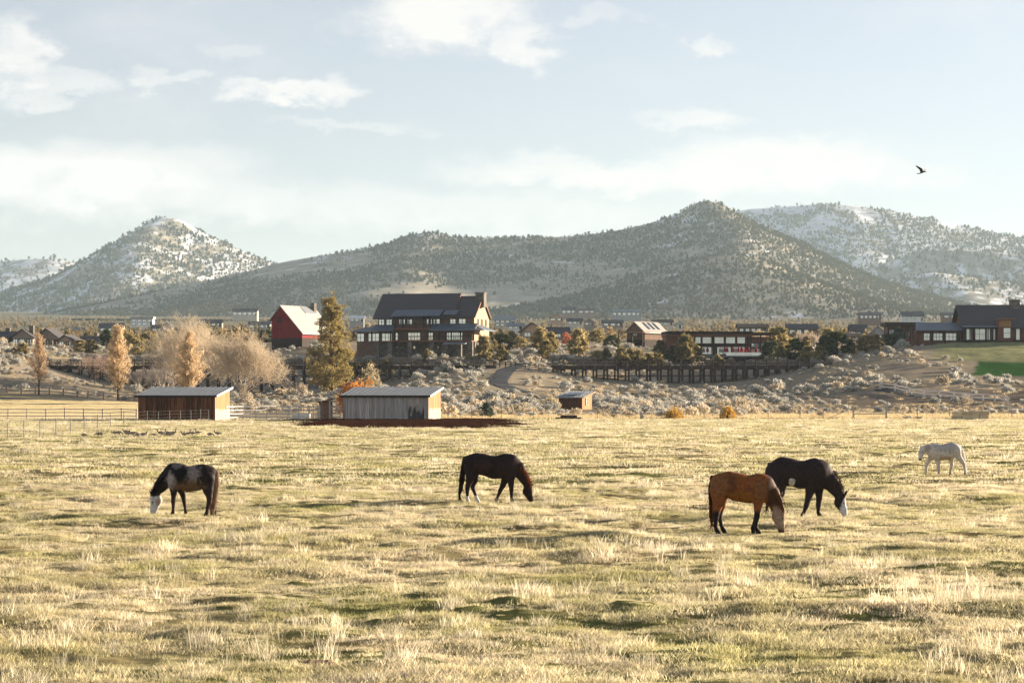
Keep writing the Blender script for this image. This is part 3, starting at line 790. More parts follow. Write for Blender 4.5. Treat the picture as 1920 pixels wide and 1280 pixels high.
# 3 - the golden bay in front of the black one (faces right)
def coat3(zx, zy, side, V):
    C = blend((.23, .078, .022), [(300, 420, 110, 130, (.21, .09, .035)), (740, 480, 90, 130, (.19, .085, .035)), (430, 430, 55, 130, (.13, .052, .022)), (610, 520, 60, 80, (.16, .06, .022)),
                   (540, 560, 140, 60, (.24, .10, .02))], zx, zy, .35, 7, .55)
    C = over(C, sstep(30, -30, (zy-300)-(1150-zx)*-.0-1.05*(zx-760)+120)*0*zx, BLK)
    nk = sstep(800, 850, zx)*sstep(720, 640, zy); C = over(C, .85*nk, (.04, .026, .022))
    hd = sstep(880, 900, zx)*sstep(640, 700, zy); C = over(C, hd, (.34, .24, .18))
    C = over(C, hd*sstep(900, 945, zy), (.09, .05, .04))
    return over(C, sstep(690, 750, zy)*sstep(850, 830, zx), (.022, .016, .015))
s3 = 1/(6*77.6)
horse('horse', 'golden bay horse with black legs grazing in front of the black horse', 1400, 58.1, (600, 968), s3,
      [(255, 395, 72), (300, 412, 120), (400, 420, 146), (500, 455, 163), (620, 478, 160), (740, 470, 172), (785, 465, 140)],
      [(785, 460, 148), (865, 535, 108), (918, 620, 86), (958, 690, 70)],
      [(962, 718, 66), (955, 790, 70), (975, 880, 50), (990, 945, 37)],
      [([(725, 560, 92), (715, 690, 42), (707, 780, 31), (703, 805, 26), (690, 885, 20), (700, 915, 23), (728, 962, 28)], -.17, 1),
       ([(755, 560, 85), (735, 690, 38), (718, 780, 29), (708, 810, 24), (684, 890, 19), (676, 915, 22), (684, 962, 27)], .17, 1),
       ([(280, 500, 116), (275, 630, 66), (252, 740, 42), (248, 795, 33), (245, 880, 22), (256, 925, 25), (280, 960, 29)], -.17, 1),
       ([(320, 520, 105), (325, 660, 48), (302, 755, 34), (303, 795, 30), (322, 880, 21), (336, 920, 24), (362, 958, 28)], .17, 1)],
      [((1000, 690), (1012, 650), .06), ((990, 700), (995, 655), -.06)],
      [(215, 345, 26), (198, 480, 30), (210, 640, 34), (212, 780, 30), (205, 890, 10)],
      ([(740, 300), (840, 370), (915, 460), (970, 560), (1005, 670)], .26, 120, .9, (.7, 0, .4)),
      coat3, hair_mat('mane_dark_bay', (.03, .018, .012), (.10, .045, .02)), hair_mat('tail_red_black', (.05, .02, .012), (.16, .05, .02)), (1003, 800, .075), 'horses grazing in the pasture')
# 4 - the black horse with the white blaze (faces right)
def coat4(zx, zy, side, V):
    C = np.tile(np.array((.034, .024, .024)), (len(zx), 1))
    nz = fbm(zx*.03, zy*.03, 12, 3)
    d = np.hypot((zx-1098)/36, (zy-392)/52)+.3*nz; C = over(C, sstep(1.1, .9, d), WHT)
    # line from ear to lip: everything in front of it is white
    f = (zx-1672)*.93+(zy-640)*.32; C = over(C, sstep(-14, 2, f+14*nz)*sstep(560, 590, zy)*sstep(1600, 1640, zx), (.66, .66, .66))
    return over(C, sstep(765, 775, zy)*sstep(1350, 1300, zx)*sstep(1150, 1180, zx), (.3, .28, .26))
s4 = 1/(6*69.4)
horse('horse', 'black horse with a broad white blaze and white belly spot', 1515, 65.3, (1290, 782), s4,
      [(885, 275, 62), (920, 280, 122), (1000, 262, 156), (1080, 280, 160), (1210, 310, 157), (1370, 300, 182), (1420, 300, 150)],
      [(1430, 305, 155), (1520, 372, 108), (1590, 455, 80), (1640, 530, 64)],
      [(1652, 560, 60), (1650, 622, 64), (1684, 695, 45), (1700, 748, 35)],
      [([(1330, 400, 98), (1290, 555, 40), (1266, 640, 31), (1258, 665, 26), (1232, 735, 19), (1222, 755, 23), (1222, 778, 28)], -.17, 1),
       ([(1410, 400, 95), (1424, 560, 38), (1417, 650, 30), (1414, 675, 25), (1414, 735, 19), (1422, 755, 22), (1438, 778, 27)], .17, 1),
       ([(930, 370, 118), (935, 500, 66), (900, 610, 38), (888, 650, 32), (886, 715, 21), (888, 750, 24), (900, 778, 28)], -.17, 1),
       ([(985, 380, 105), (990, 510, 52), (955, 610, 35), (950, 650, 30), (958, 715, 21), (965, 750, 24), (985, 778, 28)], .17, 1)],
      [((1698, 540), (1738, 480), -.06), ((1700, 545), (1725, 490), .06)],
      [(855, 190, 22), (848, 400, 26), (845, 540, 26), (838, 640, 22), (818, 715, 8)],
      ([(1400, 128), (1500, 200), (1590, 275), (1645, 360), (1690, 470)], .16, 80, .4, (.8, 0, .3)),
      coat4, hair_mat('mane_charcoal', (.02, .016, .016), (.10, .07, .05)), hair_mat('tail_brown', (.05, .03, .02), (.13, .08, .05)), (1690, 625, .07), 'horses grazing in the pasture')
# 5 - the pale pony walking left
def coat5(zx, zy, side, V):
    C = blend((.60, .54, .47), [(900, 380, 260, 110, (.44, .41, .375)), (1050, 400, 120, 130, (.43, .40, .375)), (850, 660, 200, 60, (.48, .36, .27)), (480, 400, 80, 90, (.40, .33, .27))], zx, zy, .4, 9, .5)
    C = over(C, sstep(440, 400, zx)*sstep(500, 420, zx), (.62, .60, .58))
    C = over(C, sstep(645, 665, zy)*sstep(380, 360, zx), (.06, .05, .05))
    return over(C, sstep(1005, 1020, zy), (.2, .18, .16))
s5 = 1/(12.8*47.6)
horse('horse', 'pale cream pony walking left by itself near the right edge', 1765, 96.0, (832, 1030), s5,
      [(640, 470, 165), (690, 485, 202), (850, 502, 192), (1000, 480, 203), (1110, 435, 182), (1200, 420, 125)],
      [(620, 440, 168), (510, 425, 118), (420, 425, 88)],
      [(385, 425, 86), (352, 510, 74), (326, 610, 50), (316, 660, 42)],
      [([(730, 600, 105), (740, 770, 52), (745, 870, 40), (747, 900, 34), (755, 975, 27), (760, 1000, 30), (752, 1024, 36)], -.15, 1),
       ([(610, 580, 110), (535, 720, 54), (492, 815, 42), (487, 845, 36), (484, 960, 28), (486, 995, 30), (476, 1024, 36)], .15, 1),
       ([(1170, 480, 160), (1240, 620, 78), (1325, 720, 48), (1365, 790, 40), (1385, 920, 28), (1395, 975, 31), (1386, 1024, 37)], -.15, 1),
       ([(1130, 500, 140), (1085, 680, 62), (1100, 790, 44), (1098, 830, 38), (1078, 930, 28), (1072, 985, 31), (1060, 1024, 37)], .15, 1)],
      [((410, 375), (418, 325), -.06), ((345, 370), (330, 315), .06)],
      [(1215, 310, 32), (1300, 420, 52), (1350, 620, 54), (1400, 800, 46), (1425, 980, 22)],
      ([(660, 285), (560, 315), (470, 325), (410, 350)], .18, 70, .5, (.2, 0, 1)),
      coat5, hair_mat('mane_cream', (.62, .56, .48), (.72, .68, .60)), hair_mat('tail_white', (.68, .65, .60), (.8, .78, .74)), (368, 485, .085), 'horses grazing in the pasture')

# ------------------------------------------------------------------ paths and roads
M_asphalt = surf('asphalt', (.05, .053, .06), (.08, .085, .095), 1.2, rough=.95, spec=.05)
M_gravel = surf('gravel_road', (.10, .095, .09), (.17, .155, .14), .8, rough=.9)
def road(name, pts, width, mat, lift=.06):
    """pts (u, Y)"""
    P = [Vector((UX(u, Y), Y, 0)) for u, Y in pts]; D = []
    for i in range(len(P)-1):
        n = max(2, int((P[i+1]-P[i]).length/1.5))
        for k in range(n):
            t = k/n
            p0 = P[max(i-1, 0)]; p1 = P[i]; p2 = P[i+1]; p3 = P[min(i+2, len(P)-1)]
            D.append(.5*((2*p1)+(p2-p0)*t+(2*p0-5*p1+4*p2-p3)*t*t+(3*p1-p0-3*p2+p3)*t**3))
    D.append(P[-1]); rows = []
    for i, p in enumerate(D):
        d = (D[min(i+1, len(D)-1)]-D[max(i-1, 0)]).normalized(); sd = Vector((-d.y, d.x, 0))*width/2
        rows.append(((p.x-sd.x, p.y-sd.y), (p.x+sd.x, p.y+sd.y)))
    return strip(name, rows, mat, lift)
road('path', [(985, 462), (958, 452), (948, 444), (942, 434), (936, 424), (945, 412), (975, 402), (1010, 396)], 3.0, M_asphalt, .10)
road('road', [(-260, 372), (0, 376), (120, 380), (230, 384), (330, 380), (440, 350), (560, 338), (640, 330)], 4.0, M_gravel, .08)
road('road', [(1440, 345), (1500, 338), (1580, 335), (1660, 340), (1700, 344)], 5.0, M_asphalt, .08)
road('path', [(1650, 395), (1720, 382), (1800, 368), (1890, 360), (1990, 358)], 2.6, M_asphalt, .08)

# ------------------------------------------------------------------ plants: shapes
def shrub_mesh(seed, n_cl, per, size, mat, name, flat=.75, spiky=0.0):
    r = np.random.default_rng(seed); C = []
    for i in range(n_cl):
        a = r.uniform(0, 6.283); q = math.sqrt(r.uniform(0, 1))*.42; hgt = (.34+.34*math.sqrt(max(0, 1-(q/.45)**2)))*r.uniform(.6, 1.1)*flat
        C.append((q*math.cos(a), q*math.sin(a), hgt))
    V, T = leaf_tris(C, .20, per, size, r, .9, up=spiky); V[:, 2] = np.maximum(V[:, 2], -.02)
    me = mesh_np(name, V, T); me.materials.append(mat); return me
M_sage = leaf('sage_leaf', (.46, .455, .42), (.58, .55, .48), .38, .22, .10)
M_sage2 = leaf('rabbitbrush', (.53, .45, .33), (.63, .55, .42), .4, .2, .12)
sage = [shrub_mesh(300+i, 14+2*i, 17, .12, M_sage, 'sagebrush', .55+.12*i, .6) for i in range(5)]+[shrub_mesh(310+i, 15, 16, .12, M_sage2, 'rabbitbrush', .7+.15*i, 1.1) for i in range(3)]
M_gold = leaf('golden_shrub', (.60, .36, .08), (.70, .48, .14), .4, .12, .4)
M_orange = leaf('orange_shrub', (.55, .22, .05), (.66, .33, .09), .4, .12, .4)

M_bark = surf('bark', (.06, .04, .03), (.13, .09, .065), 3, stretch=(1, 1, .3))
M_barkp = surf('pine_bark', (.10, .05, .03), (.20, .105, .06), 3, stretch=(1, 1, .3))
M_barkw = surf('pale_bark', (.42, .36, .30), (.58, .50, .42), 4)
M_juni = leaf('juniper_leaf', (.24, .20, .09), (.40, .32, .15), .5, .28, .35)
M_junid = leaf('dark_juniper_leaf', (.06, .075, .04), (.11, .12, .055), .3, .25, .35)
M_junib = leaf('blue_juniper_leaf', (.10, .13, .10), (.16, .18, .13), .2, .2, .35)
M_pine = leaf('pine_needles', (.25, .20, .075), (.40, .31, .13), .5, .1, .35)
M_poplar = leaf('poplar_leaf', (.64, .47, .28), (.76, .61, .41), .5, .06, .5)
M_poplarp = leaf('pale_poplar_leaf', (.52, .36, .22), (.66, .50, .34), .4, .06, .5)
M_twig = leaf('bare_twigs', (.54, .44, .32), (.70, .595, .45), .35, .1, .3)
M_twigg = leaf('grey_twigs', (.28, .24, .22), (.40, .36, .33), .2, .1, .3)
M_twigr = leaf('rosy_twigs', (.38, .26, .21), (.50, .37, .30), .2, .1, .3)
M_aspen = leaf('aspen_twigs', (.50, .41, .33), (.64, .54, .44), .3, .1, .3)
M_pale = leaf('pale_willow_leaf', (.45, .38, .24), (.58, .50, .34), .4, .1, .4)
M_redleaf = leaf('red_leaf', (.38, .13, .08), (.5, .2, .12), .4, .1, .4)

def juniper_crown(seed, shape, per=16, ncl=70, size=.085):
    """unit-height crown, base at z=0.06"""
    r = np.random.default_rng(seed); C = []; Rr = []
    lob = [(r.uniform(0, 6.28), r.uniform(.2, .75), r.uniform(.08, .16)) for _ in range(5)]
    while len(C) < ncl:
        z = r.uniform(.05, 1.0)
        if shape == 'cone': w = .30*(1-z)**.75*min(1, .35+z*6)+.02
        elif shape == 'round': w = .36*math.sqrt(max(0, 1-((z-.48)/.54)**2))
        else: w = .33*math.sqrt(max(0, 1-((z-.42)/.60)**2))*(1-.3*z)
        a = r.uniform(0, 6.283)
        for (la, lz, lw) in lob: w += lw*math.exp(-((z-lz)/.14)**2)*max(0, math.cos(a-la))**3
        q = w*r.uniform(.25, 1)**.5
        C.append((q*math.cos(a), q*math.sin(a), z*.93+.03)); Rr.append(r.uniform(.055, .10))
    return leaf_tris(C, np.array(Rr), per, size, r, .85, up=.5)
def trunk_mesh(h, r0, r1, seed, name='trunk', lean=.03):
    r = random.Random(seed); b = MB(); pts = []; n = 6
    for i in range(n):
        t = i/(n-1); pts.append((r.uniform(-lean, lean)*h*t, r.uniform(-lean, lean)*h*t, h*t-.03*h))
    return b.tube(pts, [r0+(r1-r0)*i/(n-1) for i in range(n)], 7).mesh(name, True)
JUN = {}
for shape in ('cone', 'round', 'oval'):
    for i in range(3):
        JUN[shape, i] = juniper_crown(400+i+10*len(shape), shape)
_crown_cache = {}
def crown_me(shape, i, mat):
    k = (shape, i, mat.name)
    if k not in _crown_cache:
        V, T = JUN[shape, i]; me = mesh_np('crown', V, T); me.materials.append(mat); _crown_cache[k] = me
    return _crown_cache[k]
_tm = trunk_mesh(.8, .035, .010, 3); _tm.materials.append(M_bark)
def conifer(name, label, u, vb, hpx, Y, shape, i, mat, cat='tree', group=None, wide=1.0):
    """tree on the ground at (u, Y): hpx tall in photo pixels"""
    x, y_, z = at(u, Y); h = hpx*Y/F
    zb = VZ(vb, Y)
    o = empty(name, (x, Y, min(z, zb+1.2)-.05), rng.uniform(0, 6.28), label, cat, group)
    obj('trunk', _tm, None, o, scale=(h, h, h)); obj('crown', crown_me(shape, i, mat), None, o, scale=(h*wide, h*wide, h))
    return o

def branch_tree(seed, h, spread, depth, mat_tw, n_limbs=7, trunk_r=.22, up=.55, trunk_frac=.16, tw=.028, kids=4, first=.05):
    """bare tree: trunk and limb tubes plus clouds of fine twigs, returns (wood MB, twig V, F)"""
    r = random.Random(seed); nr = np.random.default_rng(seed); wood = MB(); TV = []
    def grow(p, d, L, rad, lev):
        n = 4; pts = [p]; dd = d.copy()
        for i in range(n):
            dd = (dd+Vector((r.gauss(0, .13), r.gauss(0, .13), r.gauss(0.04, .08)))).normalized(); pts.append(pts[-1]+dd*(L/n))
        if lev <= 2: wood.tube(pts, [rad*(1-.6*i/n) for i in range(n+1)], 5 if lev else 7)
        else:
            for i in range(n):
                a, b = pts[i], pts[i+1]; sd = dd.cross(Vector((r.gauss(0, 1), r.gauss(0, 1), r.gauss(0, 1)))).normalized()*max(rad*(1-.5*i/n), tw*.5)
                TV.append((a-sd, a+sd, b))
        if lev >= depth: return
        k = kids if lev else n_limbs
        for j in range(k):
            t = r.uniform(.35, 1.0) if lev else r.uniform(.55, 1.0); i = min(n-1, int(t*n)); q = pts[i].lerp(pts[i+1], t*n-i)
            ang = r.uniform(0, 6.283); w = spread*(1.0 if lev else 1.1)*r.uniform(.5, 1.1)
            perp = dd.cross(Vector((math.cos(ang), math.sin(ang), .3))).normalized()
            nd = (dd*(1-.35*w)+perp*w+Vector((0, 0, up*.35))).normalized()
            grow(q, nd, L*r.uniform(.55, .78) if lev else h*r.uniform(.34, .48), rad*.55, lev+1)
    grow(Vector((0, 0, -.15)), Vector((0, 0, 1)), h*trunk_frac+.15, trunk_r, 0)
    V = np.array([[tuple(q) for q in t] for t in TV]).reshape(-1, 3) if TV else np.zeros((0, 3))
    return wood, V, np.arange(len(V)).reshape(-1, 3)

def bare_tree(name, label, u, Y, hpx, seed, mat, bark, spread=.75, group=None, dz=0, width=None, cat='tree', depth=6, kids=4, **kw):
    x, y_, z = at(u, Y); h = hpx*Y/F
    wood, V, T = branch_tree(seed, h, spread, depth, mat, kids=kids, **kw)
    zt = V[:, 2].max(); sc = h/zt
    wx_ = 1.0
    if width: wx_ = (width*Y/F)/max(.1, (np.percentile(V[:, 0], 98)-np.percentile(V[:, 0], 2)))
    o = empty(name, (x, Y, z+dz-.05), 0, label, cat, group)
    t = obj('trunk', wood.mesh('trunk', True), bark, o); t.scale = (wx_, wx_, sc)
    c = obj('crown', mesh_np('crown', V*np.array([wx_, wx_, sc]), T), mat, o)
    return o

# ------------------------------------------------------------------ sagebrush over the slopes
def shrub_ok(x, y):
    u = 960+x*F/y
    d = np.ones_like(x)
    d *= np.where((u < 300) & (y < 392), .0, 1)
    d *= np.where((u < 250) & (y < 425), .35, 1)
    d *= np.where((u > 430) & (u < 650) & (y < 302), .0, 1)
    d *= np.where((y < 276), np.where((u > 840) & (u < 1400), .7, 0), 1)
    d *= np.where((y >= 276) & (y < 330) & (u > 1440), .35, 1)
    d *= np.where((u > 1490) & (u < 1930) & (y > 330) & (y < 395), .16, 1)
    d *= np.where((u > 1730) & (y > 446), 0, 1)
    d *= np.where((u > 1815) & (y > 416), 0, 1)
    d *= np.where((u > 1660) & (u < 1745) & (y > 405) & (y < 440), .12, 1)
    d *= np.where((u > 640) & (u < 940) & (y > 484), 0, 1)
    d *= np.where((y > 500), .35, 1)
    d *= np.where((u > 1290) & (u < 1450) & (y > 484), 0, 1)
    d *= np.where((np.abs(u-945) < 32) & (y > 395) & (y < 462), .0, 1)
    d *= np.where((u > 1035) & (u < 1125) & (y > 285) & (y < 336), .0, 1)
    d *= np.where((u > 975) & (u < 1060) & (y > 398) & (y < 450), .25, 1)
    d *= np.where((u > 1230) & (u < 1380) & (y > 345) & (y < 372), .25, 1)
    d *= np.where((y > 428) & (y < 458) & ((u > 1080) & (u < 1420) | (u > 560) & (u < 800)), .4, 1)
    # roads
    d *= np.where((u < 660) & (y > 322) & (y < 352) & (u > 400), .1, 1)
    d *= np.where((u > 1430) & (u < 1720) & (y > 329) & (y < 350), 0, 1)
    return d
n = 15000
ysb = rng.uniform(256, 560, n); usb = rng.uniform(-60, 1980, n); xsb = UX(usb, ysb)
den = shrub_ok(xsb, ysb)*sstep(-.55, .0, fbm(xsb*.07, ysb*.07, 171, 3)+.05)*(ysb/520)**1.0
kp = rng.uniform(size=n) < den*.75; xsb, ysb, usb = xsb[kp], ysb[kp], usb[kp]
ssb = rng.uniform(.7, 1.0, len(xsb))**1.0*rng.choice([.8, 1.15, 1.6, 2.4], len(xsb), p=[.38, .36, .20, .06])*(1+.3*fbm(xsb*.05, ysb*.05, 173, 2))
isb = np.where(rng.uniform(size=len(xsb)) < np.where(ysb < 345, .55, .18), rng.integers(5, 8, len(xsb)), rng.integers(0, 5, len(xsb)))
zsb = ground(xsb, ysb)-.05
order = np.argsort(-(ssb/ysb)); nb = 300
zones = [(lambda u, y: u < 300, 'on the sandy bank at the left edge'), (lambda u, y: u < 450 , 'behind the brown shed'), (lambda u, y: u < 640, 'behind the steel corral'),
         (lambda u, y: u < 820 and y > 345, 'on the mound behind the grey shed'), (lambda u, y: u < 940 and y > 345, 'on the mound left of the asphalt path'), (lambda u, y: u < 1040 and y > 345, 'right of the asphalt path'),
         (lambda u, y: u < 905, 'beside the right end of the grey shed'), (lambda u, y: u < 960, 'around the small blue-green juniper'), (lambda u, y: u < 1040, 'left of the small cabin'), (lambda u, y: u < 1110 and y < 345, 'in front of the small cabin'),
         (lambda u, y: u < 1250 and y > 345, 'below the left end of the right trestle'), (lambda u, y: u < 1480 and y > 345, 'below the right end of the right trestle'), (lambda u, y: u < 1190, 'right of the small cabin'), (lambda u, y: u < 1290, 'around the first golden bush'),
         (lambda u, y: u < 1400, 'around the second golden bush'), (lambda u, y: u < 1490, 'right of the two golden bushes'), (lambda u, y: u < 1650 and y < 345, 'below the road at the right'), (lambda u, y: u < 1650, 'on the slope left of the pale sloping fence'),
         (lambda u, y: y < 345, 'behind the hay bales'), (lambda u, y: u < 1790, 'along the pale sloping fence'), (lambda u, y: True, 'below the green lawn at the right edge')]
for j in order[:nb]:
    o = obj('sagebrush', sage[isb[j]], None, None, (xsb[j], ysb[j], zsb[j]), (0, 0, rng.uniform(0, 6.28)), (ssb[j]*1.1, ssb[j]*1.1, ssb[j]*.95))
    wd = 'big' if ssb[j]/ysb[j] > np.quantile((ssb/ysb)[order[:nb]], .66) else ('small' if ssb[j]/ysb[j] < np.quantile((ssb/ysb)[order[:nb]], .33) else 'middle-sized')
    kd = 'straw-coloured brush clump' if isb[j] >= 5 else 'grey-green sagebrush clump'
    for (fn, where) in zones:
        if fn(usb[j], ysb[j]): tag(o, '%s %s %s' % (wd, kd, where), 'shrub', 'brush '+where); break
rest = order[nb:]
scatter('sagebrush_cover', np.stack([xsb, ysb, zsb], 1)[rest], np.stack([ssb*1.1, ssb*1.1, ssb*.95], 1)[rest], rng.uniform(0, 6.28, len(rest)), isb[rest], sage,
        'sagebrush and rabbitbrush covering the slopes around the trestles', 'shrubs')
# low dry bunch grass between the shrubs
bunch = [blades(260+i, 50, .6, .10, .38, .03, .8, M_verge, 'bunch') for i in range(2)]
n = 5200; yb = rng.uniform(255, 520, n); ub = rng.uniform(-40, 1960, n); xb = UX(ub, yb)
kp = (rng.uniform(size=n) < .25+.6*sstep(-.1, .4, fbm(xb*.06, yb*.06, 181, 3))) & (shrub_ok(xb, yb) > .12); xb, yb = xb[kp], yb[kp]
scatter('bunch_grass', np.stack([xb, yb, ground(xb, yb)], 1), rng.uniform(.6, 1.3, len(xb)), rng.uniform(0, 6.28, len(xb)), rng.integers(0, 2, len(xb)), bunch,
        'dry bunch grass between the sagebrush on the slopes', 'grass')

# ------------------------------------------------------------------ woods on the far hills
M_far = leaf('hill_juniper', (.060, .068, .040), (.115, .112, .062), .25, .25, .004)
def far_tree(seed, shape):
    r = np.random.default_rng(seed); C = []
    for i in range(9):
        z = r.uniform(.1, .92); w = (.30*(1-z)+.05) if shape else .30*math.sqrt(max(.05, 1-((z-.45)/.6)**2)); a = r.uniform(0, 6.28); q = w*r.uniform(.3, 1)
        C.append((q*math.cos(a), q*math.sin(a), z))
    V, T = leaf_tris(C, .15, 6, .24, r, .9, up=.6); V[:, 2] = np.maximum(V[:, 2], -.05)
    me = mesh_np('hill_tree', V, T); me.materials.append(M_far); return me
fars = [far_tree(500+i, i % 2) for i in range(6)]
def hill_wood(k, n, size, clump, label, thr=-.25, yfrom=0.0):
    name, zf, xa, xb_, Y0, Y1 = HILLS[k]
    kk = 1010/F
    t = rng.uniform(yfrom, 1.03, n)**.8; Yh = Y0+(Y1-Y0)*t
    Xh = rng.uniform(-kk, kk, n)*Yh; ok = (Xh > xa) & (Xh < xb_)
    dn = .75*fbm(Xh*clump, Yh*clump*.7, 600+k, 3)+.3*fbm(Xh*.02, Yh*.02, 620+k, 2)+.55*fbm(Xh*.0022, Yh*.0016, 660+k, 2)
    ok &= dn+rng.uniform(-.25, .25, n) > thr
    slope = (zf(Xh+25, Yh)-zf(Xh-25, Yh))/50
    ok &= dn+rng.uniform(-.25, .25, n) > thr+(.14 if k < 2 else .0)*sstep(-.06, -.28, slope)
    Xh, Yh = Xh[ok], Yh[ok]; Zh = zf(Xh, Yh)
    s = size*np.clip(rng.lognormal(-.08, .36, len(Xh)), .4, 2.0)
    g = ground(Xh, Yh); ok = Zh > g-1; Xh, Yh, Zh, s = Xh[ok], Yh[ok], Zh[ok], s[ok]
    scatter('hill_wood', np.stack([Xh, Yh, Zh-.3], 1), np.stack([s*1.15, s*1.15, s], 1), rng.uniform(0, 6.28, len(Xh)), rng.integers(0, 6, len(Xh)), fars, label, 'woodland')
hill_wood(0, 46000, 3.4, .006, 'dense juniper wood covering the long central hill', -.34)
hill_wood(1, 19000, 3.0, .006, 'juniper wood on the shaded spur below the central peak', -.40)
hill_wood(2, 30000, 4.8, .009, 'scattered junipers over the snowy cone peak at the left', -.5)
hill_wood(3, 6000, 7.0, .007, 'scattered junipers on the low snowy ridge at the far left', -.5)
hill_wood(4, 34000, 5.4, .009, 'junipers dotted over the long snowy ridge at the right', -.42)
hill_wood(5, 6000, 6.5, .006, 'dark junipers on the dark band of the right ridge', -.4)
hill_wood(6, 5000, 6.0, .006, 'junipers on the low snowy shoulder at the right', -.3)
# brush and low trees over the valley between the lodges and the hills
n = 5200; t = rng.uniform(0, 1, n)**1.2; yv = 640+2300*t; xv = rng.uniform(-.235, .235, n)*yv
kp = fbm(xv*.008, yv*.005, 641, 3)+rng.uniform(-.3, .3, n) > -.1; xv, yv = xv[kp], yv[kp]
sv = rng.uniform(1.5, 3.6, len(xv))
M_val = leaf('valley_tree', (.18, .15, .085), (.36, .27, .15), .4, .35, .02)
vals = []
for i in range(4):
    me = far_tree(520+i, i % 2); me.materials.clear(); me.materials.append(M_val); vals.append(me)
scatter('valley_wood', np.stack([xv, yv, ground(xv, yv)-.2], 1), np.stack([sv*1.2, sv*1.2, sv], 1), rng.uniform(0, 6.28, len(xv)), rng.integers(0, 4, len(xv)), vals,
        'brush and low trees among the distant houses of the valley', 'woodland')

# ------------------------------------------------------------------ building materials
M_wbrown = surf('stained_planks', (.05, .022, .012), (.22, .085, .035), 2.2, stretch=(3.5, 3.5, .35), var=.5, bump=.3)
M_wgrey = surf('weathered_planks', (.30, .275, .25), (.54, .50, .46), 2.0, stretch=(4, 4, .3), var=.18, bump=.3)
def stained():
    m, nt, N, L = _nt('soot_stained_planks')
    out = N.new('ShaderNodeOutputMaterial'); b = N.new('ShaderNodeBsdfPrincipled'); L.new(b.outputs[0], out.inputs[0]); b.inputs['Roughness'].default_value = .9
    grain = _noise(N, L, _coords(N, L, 'world', (4, 4, .3)), 2.0, 5)
    g = N.new('ShaderNodeNewGeometry'); sp = N.new('ShaderNodeSeparateXYZ'); L.new(g.outputs['Position'], sp.inputs[0])
    n = _noise(N, L, _coords(N, L, 'world', (1.6, 1.6, .5)), 1.3, 5)
    a = N.new('ShaderNodeMath'); a.operation = 'MULTIPLY_ADD'; L.new(n, a.inputs[0]); a.inputs[1].default_value = -4.0; a2 = N.new('ShaderNodeMath'); a2.operation = 'ADD'; L.new(sp.outputs[2], a2.inputs[0]); a2.inputs[1].default_value = 1.15; L.new(a2.outputs[0], a.inputs[2])
    k = _ramp(N, L, a.outputs[0], [(0.0, (1, 1, 1)), (.45, (0, 0, 0))])
    mx = N.new('ShaderNodeMixRGB'); L.new(k, mx.inputs[0]); L.new(_ramp(N, L, grain, [(.3, (.26, .235, .21)), (.7, (.58, .52, .45))]), mx.inputs[1]); mx.inputs[2].default_value = (.06, .057, .058, 1)
    L.new(_mul(N, L, mx.outputs[0], _rand(N, L, .7, 1.2)), b.inputs['Base Color']); return m
M_wblack = stained()
M_worange = surf('cedar_planks', (.30, .155, .07), (.44, .25, .12), 2.0, stretch=(4, 4, .3), var=.14, bump=.3)
M_wbleach = surf('bleached_planks', (.44, .35, .26), (.56, .46, .36), 2.0, stretch=(4, 4, .3), var=.1, bump=.3)
M_metal = surf('galvanised_roof', (.17, .19, .21), (.26, .28, .30), 1.5, rough=.6, spec=.4, metal=.1)
M_metalb = surf('blue_metal_roof', (.10, .125, .16), (.15, .18, .22), 1.0, rough=.5, spec=.5)
M_shingle = surf('dark_shingle', (.06, .055, .062), (.12, .11, .116), 6.0, rough=.9, bump=.4)
M_shingleb = surf('brown_shingle', (.05, .035, .03), (.085, .06, .05), 5.0, rough=.9)
M_stone = surf('field_stone', (.09, .08, .07), (.22, .19, .16), 1.6, rough=.9, bump=.5, detail=2)
M_siding = surf('brown_siding', (.13, .078, .054), (.23, .14, .095), 2.0, stretch=(.4, .4, 5), bump=.3)
M_sidingw = surf('cedar_siding', (.40, .28, .18), (.50, .36, .25), 2.0, stretch=(.4, .4, 5), bump=.3)
M_trim = surf('dark_trim', (.03, .018, .014), (.05, .03, .022), 3)
M_red = surf('red_boards', (.19, .012, .018), (.27, .02, .026), 2.0, stretch=(4, 4, .3), var=.1)
M_barnroof = surf('pale_barn_roof', (.38, .36, .33), (.48, .455, .42), 1.0, stretch=(1, 1, 1), rough=.6)
M_cream = surf('cream_stucco', (.50, .46, .38), (.60, .56, .48), 1.0)
M_white = surf('white_paint', (.70, .71, .70), (.80, .80, .79), 1.0)
M_taupe = surf('taupe_stucco', (.25, .20, .16), (.33, .27, .22), 1.0)
M_grey = surf('grey_stucco', (.28, .29, .29), (.38, .38, .37), 1.0)
M_redbrown = surf('redwood_boards', (.16, .07, .046), (.25, .115, .078), 2.0, stretch=(.5, .5, 4))
M_timber = surf('creosote_timber', (.028, .017, .014), (.07, .042, .032), 2.5, var=.3)
M_timberl = surf('pale_timber', (.14, .10, .08), (.22, .17, .14), 2.5, var=.2)  # paler than the other trestle timber, for the near rail posts
M_rail = surf('weathered_rail', (.44, .38, .31), (.60, .52, .43), 3, var=.15)
M_railr = surf('red_rail', (.20, .10, .06), (.32, .19, .12), 3, var=.2)
M_pfence = surf('sunlit_pole', (.74, .64, .55), (.82, .73, .64), 3, var=.1)  # sunlight on the sloping fence put into its bright colour
M_pipe = surf('steel_pipe', (.36, .37, .38), (.52, .52, .52), 3, rough=.5, spec=.5, metal=.3)
M_wire = surf('fence_wire', (.22, .22, .22), (.32, .31, .30), 3, rough=.5, metal=.4)
M_umb = surf('red_canvas', (.24, .01, .018), (.32, .018, .026), 3)
M_dark = surf('dark_interior', (.015, .012, .012), (.03, .025, .022), 2)
